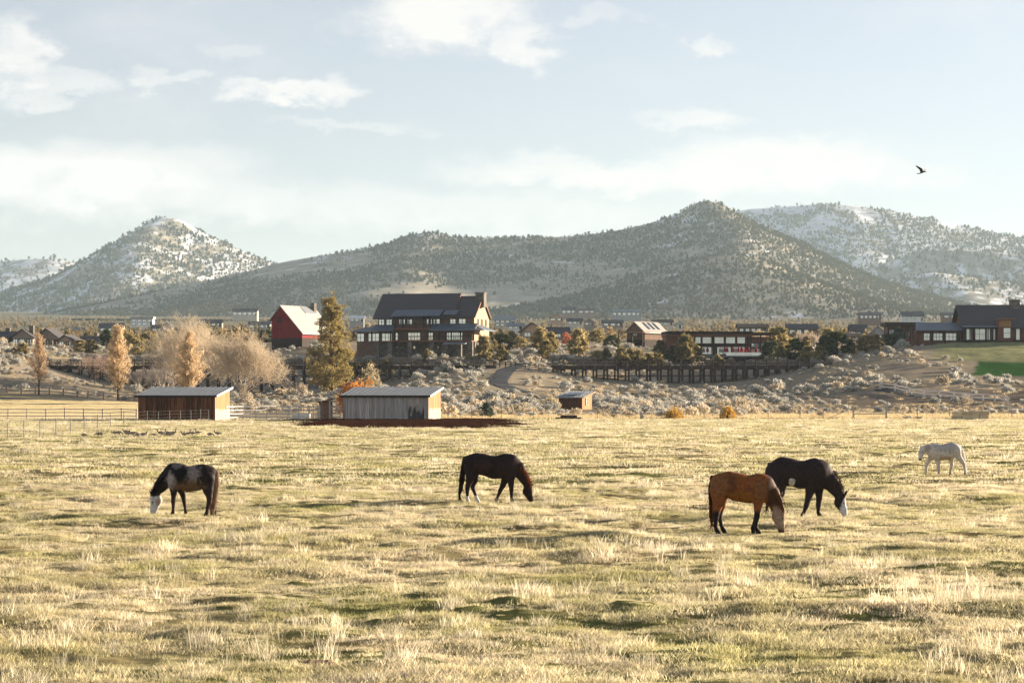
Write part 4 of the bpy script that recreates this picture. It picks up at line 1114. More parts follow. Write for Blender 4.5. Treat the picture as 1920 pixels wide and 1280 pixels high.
def glass_mat(name, tint):
    m, nt, N, L = _nt(name)
    out = N.new('ShaderNodeOutputMaterial'); b = N.new('ShaderNodeBsdfPrincipled'); L.new(b.outputs[0], out.inputs[0])
    vec = _coords(N, L, 'world', (1, 1, .4)); col = _ramp(N, L, _noise(N, L, vec, 1.1, 2), [(.35, tuple(t*.82 for t in tint)), (.65, tint)])
    L.new(col, b.inputs['Base Color']); b.inputs['Metallic'].default_value = .55; b.inputs['Roughness'].default_value = .08; b.inputs['Specular IOR Level'].default_value = .8
    return m
M_glass = glass_mat('coated_glass', (.78, .84, .82)); M_glassd = glass_mat('dark_glass', (.28, .31, .32)); M_solar = glass_mat('solar_glass', (.10, .12, .15))

def window(parent, x0, x1, z0, z1, y, nx=1, nz=1, frame=M_trim, pane=M_glass, axis='y', sgn=-1, t=.09):
    """a framed window standing proud of a wall: axis 'y' = wall in the x-z plane at y, axis 'x' = wall in the y-z plane at x=y"""
    b = MB(); fw = t
    def bx(m, a0, a1, c0, c1, d0, d1):
        lo, hi = sorted((y+sgn*d0, y+sgn*d1))
        if axis == 'y': m.box(a0, a1, lo, hi, c0, c1)
        else: m.box(lo, hi, a0, a1, c0, c1)
    bx(b, x0-fw, x1+fw, z1, z1+fw, -.02, .10); bx(b, x0-fw, x1+fw, z0-fw, z0, -.02, .12)
    bx(b, x0-fw, x0, z0, z1, -.02, .10); bx(b, x1, x1+fw, z0, z1, -.02, .10)
    for i in range(1, nx): c = x0+(x1-x0)*i/nx; bx(b, c-.035, c+.035, z0, z1, -.02, .09)
    for i in range(1, nz): c = z0+(z1-z0)*i/nz; bx(b, x0, x1, c-.03, c+.03, -.02, .085)
    w = b.build('window', frame, parent)
    for i in range(nx):
        for k in range(nz):
            a0 = x0+(x1-x0)*i/nx; a1 = x0+(x1-x0)*(i+1)/nx; c0 = z0+(z1-z0)*k/nz; c1 = z0+(z1-z0)*(k+1)/nz
            p = MB(); bx(p, a0+.03, a1-.03, c0+.03, c1-.03, .01, .04); p.build('pane', pane, w)
    return w
def gable_roof(parent, x0, x1, y0, y1, ze, zr, mat, over=.5, th=.22, ridge='x', name='roof', yr=None):
    """two slabs meeting at a ridge; ze eave height at the wall line, zr ridge height"""
    b = MB()
    if ridge == 'x':
        yr = (y0+y1)/2 if yr is None else yr
        for (ya, s) in ((y0, -1), (y1, 1)):
            k = (zr-ze)/abs(yr-ya); yo = ya+s*over; zo = ze-over*k
            b.prism([(x0-over, yo, zo), (x0-over, yr, zr), (x0-over, yr, zr+th), (x0-over, yo, zo+th)], (x1-x0+2*over, 0, 0))
    else:
        xr = (x0+x1)/2 if yr is None else yr
        for (xa, s) in ((x0, -1), (x1, 1)):
            k = (zr-ze)/abs(xr-xa); xo = xa+s*over; zo = ze-over*k
            b.prism([(xo, y0-over, zo), (xr, y0-over, zr), (xr, y0-over, zr+th), (xo, y0-over, zo+th)], (0, y1-y0+2*over, 0))
    return b.build(name, mat, parent)

# ------------------------------------------------------------------ the two open-range sheds
def shed(label, u_right, Y, yaw, W, D, hf, hb, front, side, bleach, stain=None):
    x, y_, z = at(u_right, Y)
    z = 0.02
    o = empty('shed', (x, Y, z), R(yaw), label, 'shed')
    pw = .205
    fm = {}
    def plank(h0, h1, x0, x1, y0, y1, mat, name='plank'):
        b = MB(); b.box(x0, x1, y0, y1, h0, h1); return b.build(name, mat, o)
    # front wall, planks butt with recessed joints
    n = int(round(W/pw)); w = W/n
    for i in range(n):
        xa = -W+i*w
        m = front
        if stain and stain[0] < (i+.5)/n < stain[1]: m = M_wblack
        j = random.uniform(0, .018)
        plank(-.1+random.uniform(0, .05), hf-.03, xa+.006, xa+w-.006, -.02-j, .012, m)
    # right end, planks follow the roof slope; the lower part bleached
    n2 = int(round(D/pw)); w2 = D/n2
    for i in range(n2):
        ya = .02+i*w2; hh = hf+(hb-hf)*(ya/D)-.06; j = random.uniform(0, .015)
        split = bleach*hf+random.uniform(-.12, .12)
        plank(-.1, split, -.012, .02+j, ya+.006, ya+w2-.006, M_wbleach)
        plank(split+.004, hh, -.012, .02+j, ya+.006, ya+w2-.006, side)
    b = MB(); b.box(-W, -W+.03, .02, D, 0, hf); b.build('end_wall', front, o)
    b = MB()
    for xx in np.linspace(-W+.08, -.08, 5):
        for yy in (.09, D/2, D-.05): b.box(xx-.06, xx+.06, yy-.06, yy+.06, 0, hf+(hb-hf)*yy/D-.1)
    b.build('frame', M_timber, o)
    b = MB(); b.box(.025, .055, -.06, .02, 0, hf-.02); b.build('corner_board', M_wbleach, o)
    # roof: slab, fascia, standing seams
    k = (hb-hf)/D; ov = .28
    b = MB(); b.prism([(-W-ov, -ov, hf-k*ov), (-W-ov, D+ov, hb+k*ov), (-W-ov, D+ov, hb+k*ov+.06), (-W-ov, -ov, hf-k*ov+.06)], (W+2*ov, 0, 0))
    rf = b.build('roof', M_metal, o)
    for xx in np.arange(-W-ov+.2, ov, .55):
        b = MB(); b.prism([(xx, -ov, hf-k*ov+.061), (xx, D+ov, hb+k*ov+.061), (xx, D+ov, hb+k*ov+.076), (xx, -ov, hf-k*ov+.076)], (.03, 0, 0)); b.build('seam', M_metal, rf)
    b = MB(); b.box(-W-ov, ov, -ov-.03, -ov, hf-k*ov-.14, hf-k*ov+.05); b.build('fascia', M_trim, rf)
    b = MB(); b.prism([(ov, -ov, hf-k*ov-.12), (ov, D+ov, hb+k*ov-.12), (ov, D+ov, hb+k*ov+.08), (ov, -ov, hf-k*ov+.08)], (.03, 0, 0)); b.build('barge_board', M_white, rf)
    return o
shed('dark red-brown plank shed with a grey metal roof, left of the corral', 403, 240, -11, 8.0, 4.7, 2.46, 3.2, M_wbrown, M_worange, .42)
shed('weathered grey plank shed with a pale metal roof beside the churned soil', 803, 240, -12, 8.8, 5.0, 2.46, 3.2, M_wgrey, M_worange, .46, (.765, .965))

# small cedar shed with solar panels, half hidden in brush
o = empty('cabin', (UX(1091, 330), 330, VZ(769, 330)), R(-24), 'small orange cedar cabin with solar panels on its green-grey roof', 'cabin')
b = MB()
b.box(-3.4, 0, 0, .06, -.3, 1.75); b.box(-3.4, -3.34, .06, 3.4, -.3, 1.75); b.build('wall', M_wbrown, o)
for i in range(14):
    ya = i*.25
    b = MB(); b.box(0, .05, ya+.006, ya+.244, -.3, 1.72+.16*ya); b.build('plank', M_worange, o)
window(o, 1.2, 1.9, .8, 1.6, .05, 1, 2, M_wbleach, M_glass, 'x', 1)
b = MB(); b.prism([(-3.9, -.5, 1.70), (-3.9, 4.0, 2.5), (-3.9, 4.0, 2.58), (-3.9, -.5, 1.78)], (4.4, 0, 0)); rf = b.build('roof', surf('green_grey_metal', (.22, .26, .26), (.30, .34, .33), 1, rough=.5, spec=.5), o)
for xx in np.arange(-3.7, .4, .45):
    b = MB(); b.prism([(xx, -.5, 1.781), (xx, 4.0, 2.581), (xx, 4.0, 2.63), (xx, -.5, 1.83)], (.05, 0, 0)); b.build('seam', M_metal, rf)
b = MB(); b.prism([(.505, -.5, 1.62), (.505, 4.0, 2.42), (.505, 4.0, 2.6), (.505, -.5, 1.8)], (.03, 0, 0)); b.build('barge_board', M_worange, rf)
for xx in (-2.6, -1.5):
    b = MB(); b.prism([(xx, .9, 2.10), (xx, 2.7, 2.42), (xx, 2.7, 2.48), (xx, .9, 2.16)], (1.0, 0, 0)); b.build('solar_panel', M_solar, rf)

# little booth by the corral gate
o = empty('booth', (UX(612, 241), 241, .02), R(-8), 'tiny lean-to booth with a slanting roof at the corral corner', 'booth')
for i in range(5): b = MB(); b.box(-.75+i*.2, -.56+i*.2, 0, .03, 0, 1.75); b.build('plank', M_railr, o)
b = MB(); b.box(.27, .42, -.06, .06, 0, 2.0); b.build('post', M_wbleach, o)
b = MB(); b.box(-.74, -.6, -.06, -.001, 0, 1.5); b.build('post', M_pipe, o)
b = MB(); b.box(-.7, .36, 1.2, 1.24, 0, 1.9); b.build('back_wall', M_railr, o)
b = MB(); b.prism([(-1.05, -.3, 1.72), (.75, -.3, 2.12), (.75, -.3, 2.18), (-1.05, -.3, 1.78)], (0, 1.8, 0)); b.build('roof', M_redbrown, o)
o = empty('gate', (UX(629, 241), 241, .02), R(-8), 'short white slatted gate panel beside the tiny booth', 'gate')
for z in (.25, .6, .95, 1.25): b = MB(); b.box(-.5, .5, 0, .03, z, z+.13); b.build('slat', M_wbleach, o)
for xx in (-.5, .42): b = MB(); b.box(xx, xx+.08, .031, .09, 0, 1.45); b.build('post', M_wbleach, o)

# ------------------------------------------------------------------ the lodge
def lodge():
    Y = 486.0; s = Y/F; yaw = R(-15); c = math.cos(yaw)
    z0 = VZ(655, Y)
    o = empty('lodge', (UX(889, Y), Y, z0), yaw, 'big three-storey timber lodge with steep dark shingle roofs and a stone chimney', 'lodge')
    X = lambda u: (u-889)*s/c
    Z = lambda v: (655-v)*s
    D = 11.0
    b = MB(); b.box(X(706), 0, .6, D, -4, Z(639)); b.build('basement_wall', M_stone, o)
    b = MB(); b.box(X(706), -.03, 0, D, Z(639)+.003, Z(592)); b.build('wall', M_siding, o)
    # right gable end, pale cedar
    b = MB(); b.prism([(-.029, 0, Z(639)+.003), (-.029, D, Z(639)+.003), (-.029, D, Z(592)), (-.029, D/2, Z(554)-.2), (-.029, 0, Z(592))], (.06, 0, 0)); b.build('gable_wall', M_sidingw, o)
    # roofs
    r1 = gable_roof(o, X(707), X(843), -.4, D+.4, Z(592), Z(550), M_shingle, .8, .3, name='roof')
    r2 = gable_roof(o, X(846.5), -.2, 0, D, Z(592), Z(555), M_shingle, .55, .25, name='roof')
    b = MB()
    for (x0, x1, ze, zr, y0, y1, ov) in ((X(707), X(843), Z(592), Z(550), -.4, D+.4, .8),):
        for xx in (x0-ov-.06, x1+ov):
            yr = (y0+y1)/2; k = (zr-ze)/(yr-y0)
            b.prism([(xx, y0-ov, ze-ov*k-.15), (xx, yr, zr-.15), (xx, yr, zr+.33), (xx, y0-ov, ze-ov*k+.33)], (.06, 0, 0))
    b.build('barge_board', M_redbrown, r1)
    b = MB(); yr = D/2; k = (Z(555)-Z(592))/yr; xx = .355
    b.prism([(xx, -.55, Z(592)-.55*k-.12), (xx, yr, Z(555)-.12), (xx, yr, Z(555)+.28), (xx, -.55, Z(592)-.55*k+.28)], (.06, 0, 0))
    b.prism([(xx, D+.55, Z(592)-.55*k-.12), (xx, yr, Z(555)-.12), (xx, yr, Z(555)+.28), (xx, D+.55, Z(592)-.55*k+.28)], (.06, 0, 0)); b.build('barge_board', M_railr, r2)
    # metal porch roof over the balcony and little metal dormer
    def lean(x0, x1, ya, za, yb, zb, mat, name='porch_roof', th=.12):
        q = MB(); q.prism([(x0, ya, za), (x0, yb, zb), (x0, yb, zb+th), (x0, ya, za+th)], (x1-x0, 0, 0)); w = q.build(name, mat, o)
        for xx in np.arange(x0+.25, x1-.1, .55):
            q = MB(); q.prism([(xx, ya, za+th+.001), (xx, yb, zb+th+.001), (xx, yb, zb+th+.05), (xx, ya, za+th+.05)], (.05, 0, 0)); q.build('seam', mat, w)
        return w
    lean(X(737), X(829), -2.3, Z(592.5), .9, Z(580.5), M_metalb)
    lean(X(834), X(859), -1.3, Z(590), .6, Z(582), M_metalb)
    lean(X(700), X(742), -2.4, Z(620), -.01, Z(608.5), M_metalb)
    lean(X(810), .9, -2.9, Z(620), -.01, Z(607), M_metalb)
    b = MB(); b.prism([(.04, -2.9, Z(620)), (2.8, -2.9, Z(620)), (.04, .6, Z(609))], (0, 0, .1)); b.prism([(.04, .6, Z(609)), (2.8, -2.9, Z(620)), (2.8, 6, Z(620)), (.04, 6, Z(609))], (0, 0, .1)); b.build('porch_roof', M_metalb, o)
    # balcony: floor, posts, rail, deep doors behind
    b = MB(); b.box(X(744), X(812), -2.0, -.01, Z(617.5), Z(614.5)); b.build('balcony_floor', M_redbrown, o)
    for u in (745, 759, 799, 811):
        b = MB(); b.box(X(u)-.13, X(u)+.13, -1.98, -1.72, Z(614.5)+.002, Z(592)); b.build('post', M_trim, o)
    q = MB(); q.box(X(744), X(812), -1.97, -1.9, Z(607), Z(607)+.1)
    for xx in np.arange(X(745), X(812), .3): q.box(xx, xx+.05, -1.95, -1.92, Z(614.4), Z(607))
    q.build('railing', M_trim, o)
    # windows
    for (u0, u1, n) in ((708, 718, 2), (722.5, 733, 2), (747, 758, 2), (762, 771.5, 2), (799.5, 809, 2), (812.5, 824, 2), (844, 854, 2), (860.5, 873, 2)):
        window(o, X(u0), X(u1), Z(608), Z(597.5), 0, n, 2, M_trim, M_glass)
    for (u0, u1, n) in ((740, 745, 1), (764, 787, 4), (802.5, 811, 2), (836, 845, 2), (847, 867, 5)):
        window(o, X(u0), X(u1), Z(637), Z(623), 0, n, 1, M_trim, M_glass)
    for (y0, y1, z0_, z1_) in ((2.4, 3.2, Z(609), Z(598)), (5.0, 5.9, Z(609), Z(598)), (8.2, 8.9, Z(609), Z(598)), (5.2, 5.7, Z(572), Z(564)), (3.2, 4.2, Z(637), Z(625))):
        window(o, y0, y1, z0_, z1_, .031, 1, 2, M_redbrown, M_glassd, 'x', 1)
    # deck with stone piers
    b = MB(); b.box(X(700), X(892), -3.0, -.01, Z(640.5), Z(638.5)); b.build('deck', M_redbrown, o)
    for u in (712, 737, 775, 816, 842, 868, 889):
        b = MB(); b.box(X(u)-.45, X(u)+.45, -2.9, -2.1, -4, Z(640.6)); b.build('pier', M_stone, o)
    for u in (702, 738, 745, 809, 830, 870, 891):
        b = MB(); b.box(X(u)-.12, X(u)+.12, -2.75, -2.5, Z(638.5)+.002, Z(620)); b.build('post', M_trim, o)
    q = MB(); q.box(X(748), X(890), -2.95, -2.88, Z(630.5), Z(630.5)+.09)
    for xx in np.arange(X(748), X(890), .45): q.box(xx, xx+.04, -2.93, -2.9, Z(638.4), Z(630.5))
    q.build('railing', M_trim, o)
    for u in (740, 772, 803, 818): window(o, X(u), X(u+4), Z(653), Z(648), .6, 1, 1, M_trim, M_glass)
    b = MB(); b.prism([(X(842), -5.2, Z(646)), (X(842), -3.05, Z(642.5)), (X(842), -3.05, Z(642.5)+.1), (X(842), -5.2, Z(646)+.1)], (X(885)-X(842), 0, 0)); b.build('porch_roof', M_metal, o)
    # single-storey left wing with its glass bays
    b = MB(); b.box(X(664), X(706)-.02, .4, 8, -4, Z(621.5)); b.build('wing_wall', M_siding, o)
    b = MB(); xa, xb2 = X(657), X(706)+.5; zt, zl = Z(609.5), Z(621.5)
    b.prism([(xa, -1.4, zl), (xb2, -1.4, zl), (xb2, 3, zt), (X(690), 3, zt)], (0, 0, .12)); b.prism([(xa, -1.4, zl), (X(690), 3, zt), (xa, 9, zl)], (0, 0, .12)); b.build('wing_roof', M_metalb, o)
    for (u0, u1, n) in ((665, 678, 2), (688, 708, 3), (714, 733, 3)):
        window(o, X(u0), X(u1), Z(639), Z(624), .4 if u1 < 700 else .0, n, 2, M_trim, M_glass)
    # chimney of stones
    b = MB(); b.box(X(881), X(881)+1.75, D/2-1.3, D/2+.6, Z(575), Z(548)); ch = b.build('chimney', M_stone, o)
    b = MB(); b.box(X(881)-.12, X(881)+1.87, D/2-1.42, D/2+.72, Z(549), Z(546.5)); b.build('cap', M_stone, ch)
    r = random.Random(4)
    for row in range(9):
        for k in range(4):
            w = 1.75/4; x0 = X(881)+k*w+.02; z = Z(573)+row*.31
            b = MB(); b.box(x0+r.uniform(0, .05), x0+w-.03, D/2-1.3-r.uniform(.03, .08), D/2-1.25, z, z+.26); b.build('stone', M_stone, ch)
    return o
lodge()

# ------------------------------------------------------------------ red barn
def barn(label, u, Y, vb, rot, left, right, apex, le, re, L, wallm, roofm, found=1.2, cat='barn', name='barn', battens=True):
    """gable end faces the camera; local x runs along the ridge away from it; y left, z up"""
    o = empty(name, (UX(u, Y), Y, VZ(vb, Y)), R(rot), label, cat)
    b = MB(); b.prism([(0, left, found), (0, left, le), (0, 0, apex), (0, -right, re), (0, -right, found)], (.12, 0, 0))
    b.box(.12, L, left-.12, left, found, le); b.box(.12, L, -right, -right+.12, found, re)
    b.build('wall', wallm, o)
    if battens:
        for y in np.arange(-right+.1, left, .38):
            zt = apex+(le-apex)*(y/left) if y > 0 else apex+(re-apex)*(-y/right)
            b = MB(); b.box(-.035, -.001, y, y+.30, found, max(found+.2, zt-.1)); b.build('board', wallm, o)
    b = MB(); b.box(-.05, L, -right-.05, left+.05, -3, found-.003); b.build('foundation', M_trim, o)
    ov = .5
    for (ya, za, s) in ((left, le, 1), (-right, re, -1)):
        k = (apex-za)/abs(ya); b = MB()
        yo = ya+s*ov; zo = za-k*ov
        b.prism([(-ov, 0, apex+.02), (-ov, yo, zo+.02), (-ov, yo, zo+.2), (-ov, 0, apex+.2)], (L+2*ov, 0, 0)); b.build('roof_slope', roofm, o)
    return o
o = barn('deep red barn with a pale metal roof behind the tall pine', 527, 520, 640, 63, 2.3, 5.3, 7.6, 4.9, 2.0, 13, M_red, M_barnroof, .7)
window(o, -.1, .7, 4.0, 5.3, -.036, 1, 2, M_red, M_dark, 'x', -1)
k = (7.6-2.0)/5.3
b = MB(); b.prism([(7.5, -.2, 7.6-.2*k+.23), (7.5, -1.6, 7.6-1.6*k+.23), (7.5, -1.6, 7.6-1.6*k+.33), (7.5, -.2, 7.6-.2*k+.33)], (5, 0, 0)); b.build('solar_panel', M_metal, o)
b = MB(); b.box(11.6, 12.6, -1.2, -.2, 5.5, 8.6); b.build('chimney', M_stone, o)

# ------------------------------------------------------------------ plain houses
def house(label, u0, u1, vb, ve, vr, Y, wallm, roofm, ridge='x', yaw=0, wins=3, rows=1, chimney=False, depth=None, flat=False, cat='house', name='house', pane=M_glass, gy=None, garage=False):
    s = Y/F; W = (u1-u0)*s; D = depth or max(5, min(11, .7*W)); he = (vb-ve)*s; hr = (vb-vr)*s
    o = empty(name, (UX((u0+u1)/2, Y), Y, VZ(vb, Y)), R(yaw), label, cat)
    b = MB()
    if flat:
        b.box(-W/2, W/2, 0, D, -4, he); b.build('wall', wallm, o)
        q = MB(); q.box(-W/2-.6, W/2+.6, -.8, D+.5, he+.002, he+max(.25, hr-he)); q.build('roof', roofm, o)
    elif ridge == 'x':
        b.box(-W/2, W/2, 0, D, -4, he)
        b.prism([(-W/2, 0, he), (-W/2, D, he), (-W/2, D/2, hr)], (W, 0, 0)); b.build('wall', wallm, o)
        gable_roof(o, -W/2, W/2, 0, D, he+.05, hr+.05, roofm, .5, .2)
    else:
        b.box(-W/2, W/2, 0, D, -4, he)
        b.prism([(-W/2, 0, he), (W/2, 0, he), (0, 0, hr)], (0, D, 0)); b.build('wall', wallm, o)
        gable_roof(o, -W/2, W/2, 0, D, he+.05, hr+.05, roofm, .5, .2, ridge='y')
    for r_ in range(rows):
        zb_ = he*(r_/rows)+.22*he/rows; zt_ = he*(r_/rows)+.80*he/rows
        for i in range(wins):
            c = -W/2+W*(i+.5)/wins; w = W/wins*.30
            window(o, c-w, c+w, zb_, zt_, 0, 2, 1, M_trim, pane, t=.12)
    b = MB(); b.box(W*.5-1.5 if wins > 1 else -.5, W*.5-.55 if wins > 1 else .5, -.04, -.001, 0, min(2.1, he*.9)); b.build('door', M_redbrown, o)
    if chimney:
        b = MB(); b.box(W*.2, W*.2+1.0, D*.4, D*.4+1.0, he, hr+1.0); b.build('chimney', M_stone, o)
    return o
FAR = 'distant houses on the valley floor'
house('taupe gabled house with a red-brown front at the left edge', 22, 62, 651, 632, 618, 560, M_taupe, M_shingle, 'y', -6, 3, 1, True)
house('long low house with a dark roof, cut by the left edge', -40, 27, 650, 632, 622, 575, M_grey, M_shingle, 'x', 0, 4, 1, True)
house('tan house with a broad twin gable behind the pale poplar', 62, 112, 652, 634, 617, 566, M_taupe, M_shingle, 'y', -14, 3, 1)
house('small brown gable annex right of the tan twin-gabled house', 108, 136, 652, 638, 629, 556, M_sidingw, M_shingle, 'y', -14, 2, 1)
house('small dark-roofed house with a cream chimney left of the orange poplar', 146, 180, 651, 641, 631, 640, M_taupe, M_shingle, 'x', -20, 2, 1, True)
house('tiny steep gabled house left of the orange poplar', 177, 194, 651, 645, 637, 640, M_cream, M_shingle, 'y', -10, 1, 1)
house('large white two-storey house standing high above the valley', 246, 286, 610, 598, 593.5, 1400, M_white, M_grey, 'x', 0, 4, 2, False, flat=True)
house('dark hip-roofed house below the white house', 186, 230, 622, 614, 606, 1100, M_taupe, M_shingle, 'x', 0, 3)
house('grey gabled house right of the white house', 305, 322, 620, 612, 605, 1000, M_grey, M_shingle, 'y', 0, 2)
house('low dark house between the white house and grey gable', 284, 306, 621, 615, 609, 1040, M_grey, M_shingle, 'x', 0, 2)
house('pale long house low on the left valley floor', 128, 160, 624, 619, 614, 1200, M_cream, M_metal, 'x', 0, 3)
house('dark house above the bare cottonwoods', 384, 416, 612, 605, 599, 1300, M_taupe, M_shingle, 'x', 0, 3)
house('cream hillside villa with several roofs above the cottonwoods', 436, 482, 592, 584, 578, 1900, M_cream, M_shingle, 'x', 0, 5)
house('long grey house left of the red barn', 466, 506, 615, 608, 603, 1250, M_grey, M_shingle, 'x', 0, 4)
house('white-roofed house just left of the lodge', 656, 682, 603, 597, 592, 1300, M_grey, M_white, 'x', 0, 3)
house('cream house with tall windows right behind the lodge gable', 928, 966, 612, 600, 591, 1000, M_cream, M_grey, 'x', 0, 4, 2)
house('pale blue-roofed bungalow right of the lodge', 952, 982, 618, 611, 606, 880, M_white, M_metal, 'x', 0, 3)
house('brown gabled house with dark eaves behind the junipers', 979, 1018, 634, 621, 606, 640, M_sidingw, M_shingleb, 'y', 8, 2)
house('dark-roofed long house right of the brown gable', 1016, 1066, 634, 624, 614, 660, M_taupe, M_shingle, 'x', 0, 4)
house('dark house with a stone chimney high under the hill', 1053, 1080, 588, 581, 576, 2000, M_taupe, M_shingle, 'x', 0, 3, 1, True)
house('small dark house high right of the chimney house', 1084, 1116, 587, 582, 578, 2000, M_taupe, M_shingle, 'x', 0, 3)
house('long turquoise-grey villa high under the central hill', 1148, 1202, 592, 585, 580, 1900, M_grey, M_metal, 'x', 0, 6)
house('orange-roofed house in the middle of the valley', 1030, 1056, 602, 596, 589, 1400, M_sidingw, M_railr, 'y', 0, 2)
house('tan gabled house below the orange-roofed house', 1064, 1092, 608, 602, 597, 1250, M_cream, M_shingle, 'x', 0, 3)
house('dark gabled house in the valley middle', 1096, 1114, 610, 604, 598, 1200, M_taupe, M_shingle, 'y', 0, 2)
house('twin dark gabled house in front of the turquoise villa', 1130, 1168, 612, 605, 600, 1150, M_taupe, M_shingle, 'x', 0, 3)
house('long low roofed house right of the twin gables', 1224, 1262, 610, 604, 599, 1250, M_cream, M_shingleb, 'x', 0, 4)
house('small pale gabled house left of the pavilion trees', 1268, 1282, 616, 608, 602, 1100, M_cream, M_metal, 'y', 0, 1)
house('long dark row house behind the pavilion', 1385, 1440, 624, 614, 608, 760, M_siding, M_shingleb, 'x', 0, 5)
house('dark gabled house behind the white-barked aspens', 1478, 1532, 628, 616, 608, 720, M_siding, M_shingle, 'x', 0, 4)
house('dark hillside house with many windows above the right pavilion trees', 1612, 1652, 598, 590, 585, 1500, M_siding, M_shingle, 'x', 0, 5)
house('white-fronted hillside house with a broad dark roof', 1692, 1732, 602, 593, 584, 1400, M_white, M_shingle, 'x', 0, 5, 2)
house('dark-roofed house left of the brown flat building', 1596, 1625, 629, 621, 609, 700, M_cream, M_shingle, 'x', 0, 3)
house('grey gabled house with a pale roof left of the brown flat building', 1630, 1662, 636, 626, 612, 640, M_grey, M_metalb, 'y', -8, 2)
house('low brown house under the dark junipers', 1580, 1640, 640, 632, 626, 600, M_siding, M_shingleb, 'x', 0, 4)
house('small dark house peeping behind the right lodge', 1768, 1808, 596, 591, 586, 1500, M_siding, M_shingle, 'x', 0, 3)

# the chalet with skylights
o = barn('brown chalet with a pale roof and three skylights', 1191, 545, 640, 52, 2.3, 2.6, 4.3, 2.3, 2.2, 8.5, M_siding, M_barnroof, .4, 'house', 'chalet', False)
for i in range(3):
    k = (4.3-2.2)/2.6; xx = 2.2+i*1.9
    b = MB(); b.prism([(xx, -.35, 4.3-.35*k+.23), (xx, -2.2, 4.3-2.2*k+.23), (xx, -2.2, 4.3-2.2*k+.31), (xx, -.35, 4.3-.35*k+.31)], (.8, 0, 0)); b.build('skylight', M_solar, o)
window(o, -.5, .5, 1.2, 2.0, -.001, 2, 1, M_trim, M_glassd, 'x', -1)
b = MB(); b.box(-3.6, -.6, -4.6, 2.6, 1.9, 2.08); b.build('porch_roof', M_railr, o)
for y in (-4.3, -1.5, 2.3): b = MB(); b.box(-3.4, -3.2, y-.1, y+.1, -2.5, 1.9); b.build('post', M_trim, o)
b = MB(); b.box(-3.6, -.6, -4.6, 2.6, -.1, .05); b.build('deck', M_trim, o)

# ------------------------------------------------------------------ glass pavilion and its umbrellas
def pavilion():
    Y = 488.0; s = Y/F; z0 = VZ(668, Y)
    o = empty('pavilion', (UX(1302, Y), Y, z0), R(2), 'long flat-roofed pavilion with a band of pale windows above a terrace', 'pavilion')
    X = lambda u: (u-1302)*s
    Z = lambda v: (668-v)*s
    b = MB(); b.box(X(1250), X(1408), 1.2, 9, -4, Z(631)); b.build('wall', M_redbrown, o)
    b = MB(); b.box(X(1408)+.02, X(1446), 1.6, 9, -4, Z(631)); b.build('side_wall', M_redbrown, o)
    b = MB(); b.box(X(1248), X(1411), -.8, 9.6, Z(626), Z(621)); r = b.build('roof', M_trim, o)
    b = MB(); b.box(X(1248), X(1411), -.3, 9.0, Z(631), Z(626.02)); b.build('fascia', M_redbrown, r)
    b = MB(); b.box(X(1411)+.02, X(1450), -.2, 9.4, Z(627), Z(623)); b.build('side_roof', M_trim, o)
    for (u0, u1) in ((1304, 1315), (1318.5, 1336.5), (1341, 1358.5), (1362.5, 1380), (1384, 1399)):
        window(o, X(u0), X(u1), Z(643.5), Z(631.5), 1.2, 1, 1, M_trim, M_glass)
    b = MB(); b.box(X(1296), X(1408), -.2, 1.19, Z(647.5), Z(645)); b.build('ledge', M_trim, o)
    for u in (1302, 1338, 1402, 1407): b = MB(); b.box(X(u)-.15, X(u)+.15, -.6, -.3, -2, Z(631)); b.build('post', M_trim, o)
    for (u0, u1, n) in ((1318, 1338, 2), (1346, 1372, 2), (1376, 1398, 2)): window(o, X(u0), X(u1), Z(664), Z(650), 1.2, n, 1, M_trim, M_glass)
    window(o, X(1410), X(1425), Z(651), Z(643), 1.6, 1, 1, M_trim, M_glass); window(o, X(1428), X(1443), Z(651), Z(643), 1.6, 1, 1, M_trim, M_glass)
    window(o, X(1410), X(1443), Z(663), Z(653), 1.6, 4, 1, M_trim, M_glass)
    for u in (1408.5, 1427, 1445): b = MB(); b.box(X(u)-.13, X(u)+.13, .0, .25, -2, Z(627)); b.build('post', M_trim, o)
    t = MB(); t.box(X(1300), X(1450), -5, 1.19, Z(669), Z(667)); t.build('terrace', M_grey, o)
    t = MB(); t.box(X(1356), X(1448), -4.98, -4.9, Z(667)+.003, Z(661)); t.build('balustrade', M_glass, o)
    lb = {1325: 'folded red parasol at the left end of the pavilion terrace', 1357: 'folded red parasol left of the terrace middle', 1361: 'folded red parasol touching its neighbour near the terrace middle',
          1371: 'single folded red parasol at the terrace middle', 1383: 'folded red parasol, left of the close pair on the terrace', 1388: 'small folded red parasol right of the terrace middle',
          1396: 'folded red parasol, left of the pair at the main roof end', 1401: 'folded red parasol at the end of the main roof', 1416: 'folded red parasol under the lower roof',
          1429: 'folded red parasol, first of the right row', 1433: 'folded red parasol, second of the right row', 1438: 'folded red parasol, third of the right row', 1443: 'folded red parasol at the right end of the terrace'}
    for i, (u, l) in enumerate(lb.items()):
        p = empty('parasol', (UX(u, Y), Y-2.2-.5*(i % 2), z0+Z(667)), 0, l, 'parasol', 'folded red parasols on the terrace')
        b = MB(); b.tube([(0, 0, 0), (0, 0, 1.75)], .03, 6); b.build('pole', M_pipe, p)
        b = MB(); b.tube([(0, 0, .75), (0, 0, .9), (0, 0, 1.4), (0, 0, 1.75), (0, 0, 1.85)], [.26, .30, .22, .07, .02], 8); b.build('canopy', M_umb, p)
        b = MB(); b.box(-.25, .25, -.25, .25, 0, .08); b.build('base', M_trim, p)
pavilion()

